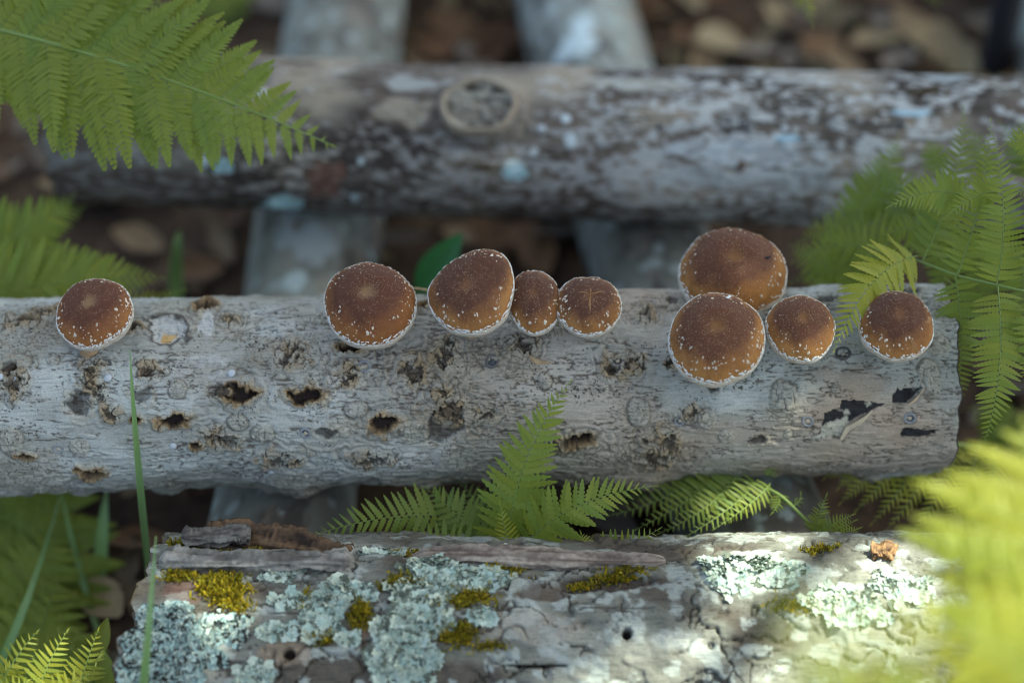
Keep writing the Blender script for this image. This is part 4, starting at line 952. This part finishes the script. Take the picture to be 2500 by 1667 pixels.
# --- top left fern over the weathered log
f = fern(gpt(-420, 330), 'big fern arching over the left end of the weathered log')
fb = np.array(f.location)
frond(f, (-150, 40, 2.12), (330, 168, 2.06), (812, 356, 2.10), 262, 27, 'A', 'bright', nrm=unit(CAMN + np.array((0, 0, .2))), a0=64, a1=58, start=0.0, peak=0.25, rr=0.0018, foot=fb, jit=0.8)
frond(f, (-200, 10, 2.2), (120, 20, 2.16), (430, 8, 2.2), 190, 22, 'A', 'mid', nrm=CAMN, a0=66, a1=55, foot=fb)
frond(f, (-160, 180, 2.25), (0, 40, 2.22), (180, -110, 2.24), 220, 20, 'A', 'mid', nrm=CAMN, a0=66, a1=55, foot=fb)
f = fern(gpt(500, -150), 'blurred fern behind the weathered log at the forest edge')
fb = np.array(f.location)
frond(f, (560, -190, 2.55), (520, -60, 2.5), (465, 60, 2.5), 130, 16, 'A', 'mid', nrm=CAMN, foot=fb)
frond(f, (620, -190, 2.6), (570, -40, 2.55), (560, 75, 2.55), 90, 14, 'A', 'dark', nrm=CAMN, foot=fb)
# --- left ferns in the gap
f = fern(gpt(-260, 640), 'fern in the gap behind the lone mushroom'); fb = np.array(f.location)
frond(f, (-160, 660, 2.22), (20, 590, 2.2), (178, 478, 2.2), 125, 24, 'B', 'bright', nrm=CAMN, a0=70, a1=40, foot=fb)
frond(f, (-60, 640, 2.28), (90, 560, 2.27), (205, 505, 2.28), 70, 16, 'B', 'mid', nrm=CAMN, a0=65, a1=40, foot=fb)
frond(f, (-120, 740, 2.17), (140, 690, 2.16), (400, 678, 2.18), 125, 28, 'B', 'bright', nrm=CAMN, a0=66, a1=42, foot=fb)
frond(f, (-120, 700, 2.2), (100, 670, 2.18), (310, 645, 2.2), 110, 22, 'B', 'bright', nrm=CAMN, a0=66, a1=46, foot=fb)
frond(f, (200, 760, 2.18), (330, 740, 2.17), (450, 708, 2.18), 40, 16, 'B', 'yellow', nrm=CAMN, a0=66, a1=46, foot=fb)
# --- tip hanging in at the top and a bit of green at the top right
f = fern(gpt(2100, -420), 'fern tip hanging down above the leaf litter'); fb = np.array(f.location)
frond(f, (1890, -190, 2.30), (1945, -60, 2.22), (1984, 66, 2.16), 62, 20, 'B', 'yellow', nrm=CAMN, a0=62, a1=44, foot=fb)
frond(f, (2240, -160, 2.5), (2260, -80, 2.5), (2290, 10, 2.5), 70, 12, 'A', 'mid', nrm=CAMN, foot=fb)
# --- the big fern at the right of the sawn end
f = fern(gpt(2760, 760), 'large sharp fern spreading beside the sawn end of the pale log'); fb = np.array(f.location)
st = [fb, fb + (-.02, -.01, .10), pt(2640, 735, 2.023), pt(2500, 712, 2.013), pt(2334, 673, 2.033), pt(2230, 632, 2.063), pt(2080, 560, 2.123), pt(1960, 520, 2.163)]
stalk(f, st[:6], 0.0012, 'main_stalk')
frond(f, (2432, 700, 2.008), (2450, 520, 1.993), (2426, 333, 1.993), 66, 26, 'B', 'bright', nrm=CAMN, a0=86, a1=58)
frond(f, (2436, 700, 2.008), (2440, 900, 1.983), (2402, 1082, 1.993), 74, 27, 'B', 'bright', nrm=CAMN, a0=86, a1=56)
frond(f, (2336, 674, 2.033), (2395, 480, 2.033), (2418, 294, 2.043), 58, 25, 'B', 'bright', nrm=CAMN, a0=86, a1=56)
frond(f, (2332, 672, 2.033), (2346, 850, 2.053), (2330, 1010, 2.083), 62, 26, 'B', 'mid', nrm=CAMN, a0=86, a1=56)
frond(f, (2250, 640, 2.063), (2330, 440, 2.083), (2352, 262, 2.103), 64, 24, 'B', 'mid', nrm=CAMN, a0=78, a1=48)
frond(f, (2360, 480, 2.023), (2270, 470, 2.023), (2166, 507, 2.013), 56, 17, 'B', 'bright', nrm=CAMN, a0=76, a1=46)
frond(f, (2440, 470, 2.013), (2380, 480, 2.013), (2306, 533, 2.003), 46, 15, 'B', 'bright', nrm=CAMN, a0=76, a1=46)
frond(f, (2600, 430, 2.013), (2530, 350, 2.013), (2450, 355, 2.013), 60, 16, 'B', 'bright', nrm=CAMN, a0=76, a1=46)
frond(f, (2640, 560, 2.013), (2550, 470, 2.013), (2478, 478, 2.013), 50, 14, 'B', 'bright', nrm=CAMN, a0=76, a1=46)
frond(f, (2560, 720, 1.993), (2540, 560, 1.983), (2520, 420, 1.993), 56, 18, 'B', 'bright', nrm=CAMN)
frond(f, (2560, 725, 1.993), (2545, 850, 1.983), (2520, 960, 1.993), 74, 18, 'B', 'bright', nrm=CAMN)
# drooping tip lying over the log
frond(f, (2240, 625, 2.063), (2130, 690, 2.013), (2036, 856, 1.981), 88, 24, 'B', 'yellow', nrm=unit(CAMN + np.array((0, 0, .5))), a0=66, a1=42)
# behind, blurred, around the middle right
for (b, m, t, l, n_, sh) in [((2230, 660, 2.113), (2080, 600, 2.133), (1935, 640, 2.163), 70, 18, 'bright'), ((2200, 600, 2.133), (2060, 560, 2.163), (1950, 590, 2.203), 70, 18, 'bright'), ((2240, 560, 2.133), (2150, 500, 2.163), (2020, 545, 2.203), 60, 18, 'mid'),
                             ((2080, 700, 2.163), (2000, 640, 2.183), (1930, 600, 2.213), 66, 14, 'bright'), ((2160, 690, 2.123), (2070, 630, 2.143), (2010, 560, 2.163), 60, 14, 'bright'), ((2060, 560, 2.163), (2150, 440, 2.153), (2192, 332, 2.163), 66, 20, 'mid'),
                             ((2280, 560, 2.123), (2260, 470, 2.133), (2200, 420, 2.153), 52, 14, 'bright'), ((2240, 520, 2.133), (2180, 440, 2.143), (2120, 445, 2.163), 46, 14, 'mid'), ((2300, 640, 2.093), (2240, 560, 2.103), (2130, 590, 2.123), 56, 16, 'bright'),
                             ((2330, 620, 2.093), (2290, 540, 2.103), (2200, 560, 2.123), 52, 14, 'bright'), ((2300, 420, 2.143), (2280, 380, 2.143), (2265, 345, 2.143), 40, 10, 'mid'), ((2420, 480, 2.113), (2395, 380, 2.123), (2370, 320, 2.133), 50, 12, 'mid'), ((2520, 440, 2.123), (2500, 380, 2.143), (2440, 300, 2.163), 60, 14, 'mid'),
                             ((2560, 420, 2.113), (2510, 350, 2.123), (2490, 290, 2.143), 60, 12, 'mid'), ((2330, 560, 2.103), (2310, 650, 2.113), (2290, 720, 2.123), 60, 14, 'mid'), ((2400, 560, 2.123), (2390, 680, 2.143), (2400, 800, 2.163), 70, 18, 'mid'), ((2490, 600, 2.103), (2500, 760, 2.123), (2490, 900, 2.163), 70, 18, 'mid'), ((2160, 660, 2.133), (2040, 660, 2.163), (1930, 690, 2.203), 60, 16, 'bright')]:
    frond(f, b, m, t, l, n_, 'B', sh, nrm=CAMN)
# lower dark fern under the sawn end
f = fern(gpt(2560, 1230), 'dark fern hanging in the shade under the sawn log end'); fb = np.array(f.location)
stalk(f, [fb, pt(2480, 1120, 2.22), pt(2330, 1080, 2.15), pt(2180, 1085, 2.15), pt(2050, 1090, 2.15)], 0.0018, 'main_stalk')
for (bx, tx, ty) in [(2075, 2012, 1168), (2120, 2047, 1192), (2165, 2052, 1228), (2215, 2090, 1246), (2265, 2128, 1278), (2300, 2162, 1297), (2340, 2232, 1300), (2390, 2300, 1290), (2430, 2390, 1250)]:
    frond(f, (bx, 1085, 2.15), ((bx + tx) / 2 + 14, (1085 + ty) / 2 - 6, 2.11), (tx, ty, 2.10), 46, 16, 'B', 'yellow', nrm=CAMN, a0=70, a1=40)
for (b, m, t) in [((2480, 1140, 2.25), (2440, 1040, 2.24), (2360, 1000, 2.26)), ((2520, 1160, 2.25), (2480, 1060, 2.24), (2420, 960, 2.26)), ((2560, 1200, 2.22), (2520, 1100, 2.22), (2500, 990, 2.25)), ((2460, 1180, 2.24), (2400, 1120, 2.24), (2330, 1090, 2.26))]:
    frond(f, b, m, t, 66, 18, 'B', 'mid', nrm=CAMN)
# --- middle fern between the logs
f = fern(np.array((0.02, -0.105, GZ - 0.005)), 'sharp little fern rising between the pale log and the lichen log'); fb = np.array(f.location)
frond(f, (1238, 1345, 2.03), (1282, 1130, 1.985), (1392, 932, 1.965), 92, 25, 'C', 'bright', nrm=CAMN, a0=80, a1=42, foot=fb)
frond(f, (1262, 1352, 2.025), (1400, 1240, 1.985), (1602, 1186, 1.985), 84, 23, 'C', 'bright', nrm=CAMN, a0=72, a1=42, foot=fb)
frond(f, (1130, 1262, 2.06), (950, 1262, 2.03), (750, 1312, 2.02), 72, 20, 'B', 'mid', nrm=CAMN, a0=74, a1=46, foot=fb)
frond(f, (1215, 1365, 2.05), (1130, 1270, 2.04), (1040, 1190, 2.05), 80, 14, 'C', 'mid', nrm=CAMN, a0=74, a1=46, foot=fb)
frond(f, (1180, 1370, 2.04), (1090, 1320, 2.03), (1000, 1305, 2.03), 60, 11, 'C', 'mid', nrm=CAMN, foot=fb)
frond(f, (1230, 1350, 2.06), (1190, 1260, 2.06), (1120, 1175, 2.08), 70, 14, 'C', 'dark', nrm=CAMN, foot=fb)
frond(f, (1255, 1365, 2.01), (1235, 1300, 2.0), (1220, 1228, 1.99), 34, 13, 'B', 'yellow', nrm=CAMN, a0=72, a1=42, foot=fb)
frond(f, (1425, 1365, 2.01), (1520, 1335, 2.005), (1610, 1290, 2.0), 52, 13, 'B', 'bright', nrm=CAMN, a0=82, a1=58, foot=fb)
frond(f, (1450, 1365, 2.0), (1430, 1330, 2.0), (1418, 1300, 2.0), 26, 9, 'C', 'yellow', nrm=CAMN, foot=fb)
frond(f, (1240, 1370, 2.03), (1340, 1350, 2.03), (1420, 1320, 2.04), 40, 9, 'C', 'bright', nrm=CAMN, foot=fb)
# --- fern draped over the cross log, right of the middle
f = fern(np.array((0.30, -0.100, GZ - 0.005)), 'fern drooping over the dark cross log in front of the pale log'); fb = np.array(f.location)
stalk(f, [fb, pt(2070, 1340, 2.05), pt(1990, 1292, 2.04), pt(1900, 1200, 2.05), pt(1760, 1155, 2.09), pt(1600, 1160, 2.12)], 0.0014, 'main_stalk')
for (b, m, t, l, n_, sh) in [((1700, 1150, 2.1), (1620, 1215, 2.08), (1470, 1262, 2.08), 44, 16, 'mid'), ((1760, 1155, 2.09), (1680, 1220, 2.07), (1552, 1292, 2.06), 50, 18, 'mid'), ((1800, 1160, 2.08), (1720, 1240, 2.06), (1608, 1302, 2.05), 46, 18, 'mid'),
                             ((1850, 1170, 2.07), (1780, 1240, 2.05), (1655, 1320, 2.04), 40, 18, 'mid'), ((1880, 1180, 2.06), (1830, 1230, 2.045), (1745, 1290, 2.04), 34, 13, 'bright'), ((1905, 1205, 2.05), (1900, 1230, 2.05), (1885, 1252, 2.05), 26, 7, 'mid'), ((1640, 1150, 2.13), (1560, 1190, 2.13), (1480, 1200, 2.14), 46, 14, 'dark'), ((1870, 1160, 2.07), (1880, 1140, 2.07), (1876, 1118, 2.075), 24, 7, 'mid'), ((1930, 1235, 2.05), (1950, 1225, 2.05), (1955, 1205, 2.05), 16, 5, 'mid'),
                             ((1988, 1300, 2.04), (2000, 1260, 2.035), (2018, 1208, 2.03), 30, 12, 'bright'), ((1985, 1300, 2.04), (1968, 1340, 2.03), (1962, 1372, 2.03), 26, 10, 'bright'), ((1995, 1302, 2.035), (2040, 1275, 2.03), (2082, 1256, 2.03), 24, 12, 'bright'), ((2010, 1310, 2.03), (2050, 1288, 2.025), (2088, 1270, 2.02), 24, 12, 'bright'), ((2025, 1322, 2.03), (2065, 1302, 2.02), (2100, 1288, 2.02), 24, 12, 'bright'),
                             ((2040, 1335, 2.03), (2075, 1318, 2.02), (2112, 1304, 2.02), 22, 12, 'bright'), ((2055, 1350, 2.03), (2092, 1342, 2.02), (2130, 1334, 2.02), 20, 10, 'bright'), ((2000, 1340, 2.03), (2030, 1350, 2.02), (2060, 1370, 2.02), 24, 10, 'bright')]:
    frond(f, b, m, t, l, n_, 'B', sh, nrm=CAMN)
# --- lower left, blurred frond and the young sharp one in front
f = fern(gpt(-150, 1660), 'soft dark fern in the lower corner beside the lichen log'); fb = np.array(f.location)
frond(f, (20, 1560, 2.22), (70, 1360, 2.2), (120, 1130, 2.22), 215, 17, 'A', 'bright', nrm=CAMN, a0=84, a1=66, foot=fb, peak=0.4)
frond(f, (-160, 1480, 2.24), (-100, 1330, 2.22), (-40, 1120, 2.24), 215, 17, 'A', 'bright', nrm=CAMN, a0=80, a1=60, foot=fb)
frond(f, (60, 1720, 2.16), (80, 1600, 2.14), (140, 1420, 2.16), 190, 14, 'A', 'bright', nrm=CAMN, a0=82, a1=62, foot=fb)
frond(f, (-20, 1650, 2.2), (60, 1460, 2.18), (150, 1290, 2.19), 170, 15, 'A', 'bright', nrm=CAMN, a0=80, a1=62, foot=fb)
f = fern(gpt(60, 1900), 'young yellow green fern at the foot of the lichen log'); fb = np.array(f.location)
for (b, m, t, l, n_) in [((-20, 1720, 1.99), (30, 1620, 1.97), (92, 1540, 1.97), 54, 12), ((80, 1740, 1.97), (110, 1640, 1.96), (165, 1538, 1.96), 62, 15), ((180, 1740, 1.98), (205, 1640, 1.97), (240, 1536, 1.97), 60, 14), ((-40, 1700, 2.0), (0, 1650, 1.99), (40, 1620, 1.99), 54, 9), ((120, 1760, 1.96), (150, 1690, 1.95), (230, 1640, 1.95), 60, 10), ((0, 1760, 1.97), (20, 1700, 1.96), (70, 1660, 1.96), 56, 9)]:
    frond(f, b, m, t, l, n_, 'B', 'yellow', nrm=CAMN, a0=80, a1=56, foot=fb)
# --- very near sunlit fern, lower right
f = fern(np.array((0.66, -0.62, GZ - 0.01)), 'bright sunlit fern blurred in front of the lichen log'); fb = np.array(f.location)
frond(f, (2620, 1820, 1.60), (2575, 1450, 1.60), (2500, 1030, 1.63), 345, 12, 'A', 'yellow', nrm=CAMN, a0=78, a1=52, foot=fb, peak=0.55, jit=0.6)
frond(f, (2760, 1720, 1.55), (2470, 1570, 1.52), (2130, 1500, 1.52), 215, 11, 'A', 'yellow', nrm=CAMN, a0=72, a1=52, foot=fb)
frond(f, (2400, 1960, 1.42), (2210, 1770, 1.40), (1950, 1630, 1.40), 190, 9, 'A', 'yellow', nrm=CAMN, a0=72, a1=52, foot=fb)
frond(f, (2700, 1900, 1.45), (2540, 1680, 1.43), (2330, 1540, 1.43), 210, 10, 'A', 'yellow', nrm=CAMN, a0=72, a1=52, foot=fb)
frond(f, (2050, 1900, 1.02), (2010, 1660, 1.0), (1880, 1400, 1.0), 150, 7, 'A', 'yellow', nrm=CAMN, foot=fb)
frond(f, (2300, 1900, 1.12), (2180, 1650, 1.08), (2010, 1420, 1.08), 150, 7, 'A', 'yellow', nrm=CAMN, foot=fb)

# ------------------------------------------------------------------ grass, broad leaf, twigs, sapling
def grass(base, mid, tip, w, label, n=24):
    P = bez(base, mid, tip, n); V, F = [], []
    for i in range(n):
        t = unit(P[min(i + 1, n - 1)] - P[max(i - 1, 0)]); sd = unit(np.cross(t, CAMN)); ww = 1.5 * w * (1 - (i / (n - 1)) ** 1.6) * min(1, .6 + i / n) + 0.0002; nn = np.cross(sd, t)
        V += [P[i] - sd * ww + nn * ww * .5, P[i], P[i] + sd * ww + nn * ww * .5]
    F = [(3 * i + j, 3 * i + j + 1, 3 * i + j + 4, 3 * i + j + 3) for i in range(n - 1) for j in (0, 1)]
    mb = MB(); mb.add(V, F); o = obj('grass_blade', mb.mesh('grass_blade'), M_GRASS, None, origin=P[0]); tag(o, label, 'grass')
grass(gpt(372, 1480), pt(338, 1130, 2.02), pt(317, 852, 1.965), 0.0026, 'long green grass blade standing before the pale log by the lone mushroom')
gb = on_plane(330, 1900, GZ); grass(gb, pt(358, 1600, 1.86), pt(381, 1308, 1.90), 0.0028, 'grass blade crossing the left end of the lichen log')
grass(gpt(-40, 1640), pt(60, 1480, 2.12), pt(150, 1200, 2.2), 0.003, 'grass blade leaning across the soft dark fern')
grass(gpt(250, 1560), pt(190, 1370, 2.2), pt(150, 1200, 2.18), 0.0025, 'arching grass blade tip beside the soft dark fern')
grass(gpt(240, 1420), pt(252, 1290, 2.2), pt(262, 1190, 2.2), 0.005, 'short broad grass blade in the dark gap under the pale log')
grass(gpt(430, 790), pt(432, 640, 2.35), pt(440, 560, 2.35), 0.006, 'blurred grass blade in the gap behind the pale log')
def broad_leaf(root, b, t, w, bend, name='leaf'):
    b, t = np.asarray(b), np.asarray(t); n = 14; ax = t - b; L = np.linalg.norm(ax); ax /= L; N = unit(CAMN - ax * (CAMN @ ax)); sd = np.cross(ax, N); V = []
    for i in range(n):
        u = i / (n - 1); ww = w * math.sin(math.pi * min(1, u * 0.97 + 0.02)) ** 0.75 * (1.15 - 0.45 * u)
        for q in (-1, -0.5, 0, 0.5, 1): V.append(b + ax * u * L + sd * q * ww + N * (abs(q) * ww * 0.35 - bend * u * u * L))
    F = [(i * 5 + j, i * 5 + j + 1, (i + 1) * 5 + j + 1, (i + 1) * 5 + j) for i in range(n - 1) for j in range(4)]
    mb = MB(); mb.add(V, F); return obj(name, mb.mesh(name), M_LEAF, root, origin=b)
r = thing('seedling', gpt(1010, 790), 'broad green seedling leaf behind the touching row of mushrooms', 'plant')
stalk(r, [np.array(r.location), pt(1020, 740, 2.28), pt(1028, 700, 2.27)], 0.0012, 'stem')
broad_leaf(r, pt(1020, 715, 2.27), pt(1126, 572, 2.25), 0.017, 0.05)
r = thing('seedling', gpt(250, 1640), 'small yellow green leaves between the young fern and the lichen log', 'plant')
stalk(r, [np.array(r.location), pt(250, 1600, 2.06), pt(232, 1560, 2.04)], 0.001, 'stem')
for (b, t, w) in [((236, 1600, 2.04), (262, 1508, 2.04), 0.008), ((262, 1690, 1.99), (250, 1585, 2.0), 0.010), ((110, 1690, 2.05), (105, 1590, 2.05), 0.010)]:
    o = broad_leaf(r, pt(*b), pt(*t), w, 0.05); o.data.materials[0] = FERN['bright']
V, F = tube(bez(pt(1000, 704, 2.075), pt(1030, 706, 2.07), pt(1064, 714, 2.06), 10), [0.0011] * 10, 6); mb = MB(); mb.add(V, F, (0.36, 0.27, 0.14))
o = obj('twig', mb.mesh('twig'), M_TWIG, None, origin=pt(1030, 706, 2.07)); tag(o, 'thin straw coloured twig lying on the log between two mushrooms', 'twig')
# dark sapling behind the weathered log
r = thing('sapling', gpt(2418, 190), 'thin dark sapling trunk standing behind the weathered log', 'tree')
b = np.array(r.location); tp = pt(2500, -260, 2.35)
V, F = tube(bez(b - (0, 0, 0.01), (b + tp) / 2 + (0.004, 0, 0), tp, 24), np.linspace(0.0185, 0.0135, 24), 14); V = V + 0.0012 * np.stack([fbm(V[:, 0] * 80, V[:, 1] * 80, V[:, 2] * 30, 3, q) for q in (1, 2, 3)], 1)
mb = MB(); mb.add(V, F, (0.045, 0.045, 0.05)); obj('trunk', mb.mesh('trunk'), M_TWIG, r)
tp2 = tp + (0.1, 0.3, 1.2); V, F = tube(bez(tp, (tp + tp2) / 2, tp2, 8), np.linspace(0.0135, 0.004, 8), 8); mb = MB(); mb.add(V, F, (0.045, 0.045, 0.05)); obj('branch', mb.mesh('branch'), M_TWIG, r)

# big dead leaves one can tell apart, on the litter behind
DL = [(1765, 90, 0.075, 0.10, 1.9, 3), (1720, 135, 0.06, .05, 0.2, 0), (1850, 100, 0.07, .035, 2.1, 4), (1905, 30, 0.06, .06, 1.0, 3), (1945, 110, 0.05, .045, 2.4, 4), (2010, 100, 0.06, .05, 1.2, 1), (2165, 60, 0.09, .07, 2.0, 3), (2230, 45, 0.07, .055, 0.6, 0), (2290, 80, .075, .07, 1.5, 3), (2330, 120, .09, .08, 0.4, 3), (2200, 125, .06, .05, 2.8, 4), (2380, 40, .07, .06, 1.7, 0), (2060, 140, .07, .05, .9, 0), (1690, 60, .05, .05, 2.6, 5), (2120, 20, .06, .05, 1.0, 6),
      (1110, 40, .07, .06, 1.1, 1), (1150, 110, .07, .05, .5, 4), (1060, 90, .06, .05, 2.2, 5), (1230, 60, .06, .05, 1.4, 2), (1190, 560, .07, .05, .7, 1), (1130, 545, .05, .04, 1.5, 0), (1260, 545, .06, .05, 2.4, 5), (1310, 590, .06, .05, .3, 1), (330, 545, .06, .045, 1.3, 0), (240, 1430, .055, .05, .8, 3), (330, 1300, .06, .05, 1.9, 5), (480, 620, .06, .05, 2.0, 1)]
for (px, py, L, W, rz, ci) in DL:
    p = on_plane(px, py, GZ + 0.02); V, F = leaf_shape(L, W * 0.42, rng.uniform(0.3, 0.8), rng, int(rng.choice([0, 0, 3])))
    V = V @ rotm(rng.uniform(-.1, .5), rng.uniform(-.3, .3), rz).T; p[2] = float(ground_z(p[0], p[1])) + 0.004 - V[:, 2].min() * 0.6 + 0.008
    mb = MB(); mb.add(V + p, F, LEAFCOL[ci] * rng.uniform(0.95, 1.2)); o = obj('dead_leaf', mb.mesh('dead_leaf'), M_LITTER, None, origin=p)
    tag(o, 'curled tan dead leaf on the litter behind the weathered log' if py < 200 else 'curled brown dead leaf in the gap between the pale and weathered logs' if py < 800 else 'dry brown dead leaf in the dark gap beside the soft fern', 'leaf', 'large dead leaves on the ground')

# ------------------------------------------------------------------ unseen tree added to shade the stack; crown gaps placed to shape sun patches
s1 = unit(np.cross(SUN, [0, 0, 1.0])); s2 = np.cross(s1, SUN)
def sp2(p): p = np.asarray(p, float); return np.array([p @ s1, p @ s2])
HOLES = [(pt(1950, 1385, 1.95), 0.11, 0.045), (pt(2150, 1420, 1.93), 0.10, 0.05), (pt(2400, 1400, 1.62), 0.19, 0.15), (pt(2270, 1700, 1.5), 0.22, 0.11), (pt(2600, 1300, 1.66), 0.16, 0.14), (pt(2150, 1560, 1.12), 0.22, 0.16), (pt(540, 1410, 1.92), 0.018, 0.004), (pt(150, 1620, 1.97), 0.04, 0.02)]
HO = [(sp2(p), a, b) for p, a, b in HOLES]
tree = thing('added_shade_tree', (3.1, 1.9, GZ), 'unseen broadleaf tree added out of frame to shade the logs', 'tree')
mb = MB(); tb = np.array((3.1, 1.9, GZ - 0.1)); th_ = np.array((2.6, 1.5, 4.6)); V, F = tube(bez(tb, (tb + th_) / 2 + (0.05, 0, 0), th_, 14), np.linspace(0.14, 0.05, 14), 12); mb.add(V, F, (0.12, 0.10, 0.085))
cc = np.array((SUN[0] / SUN[2] * 3.2, SUN[1] / SUN[2] * 3.2 + 0.2, 3.2))
for q in range(9):
    e = cc + np.array((math.cos(q * 0.7) * rng.uniform(.6, 1.5), math.sin(q * 0.7) * rng.uniform(.6, 1.6), rng.uniform(-.3, .4))); s_ = tb + (th_ - tb) * rng.uniform(.55, .95); V, F = tube(bez(s_, (s_ + e) / 2 + (0, 0, .25), e, 8), np.linspace(0.035, 0.006, 8), 6); mb.add(V, F, (0.12, 0.10, 0.085))
obj('trunk', mb.mesh('trunk'), M_TWIG, tree)
N = 26000; ctr = cc + rng.uniform(-1, 1, (N, 3)) * (1.95, 2.1, 0.55); ctr = ctr[(((ctr[:, 0] - cc[0]) / 1.95) ** 2 + ((ctr[:, 1] - cc[1]) / 2.1) ** 2) < 1.0 + 0.1 * rng.normal(size=N)]
q2 = np.stack([ctr @ s1, ctr @ s2], 1); keep = np.ones(len(ctr), bool); lw = 0.032
for h, a, b in HO:
    dd = np.hypot((q2[:, 0] - h[0]) / (a + lw), (q2[:, 1] - h[1]) / (b + lw)); keep &= dd > 1.0
ctr = ctr[keep]; n_ = len(ctr); L = rng.uniform(0.055, 0.085, n_); dirv = rng.normal(0, 1, (n_, 3)) * (1, 1, .5); dirv /= np.linalg.norm(dirv, axis=1)[:, None]
nv = rng.normal(0, .45, (n_, 3)) + SUN; sd = np.cross(dirv, nv); sd /= np.linalg.norm(sd, axis=1)[:, None]
V = np.stack([ctr - dirv * L[:, None], ctr + sd * L[:, None] * .55, ctr + dirv * L[:, None], ctr - sd * L[:, None] * .55], 1).reshape(-1, 3)
F = np.arange(4 * n_).reshape(-1, 4)
o = obj('crown', mesh_from('crown', V, F, None, False), M_CANOPY, tree); o['kind'] = 'stuff'
print('OBJECTS', len(bpy.data.objects))
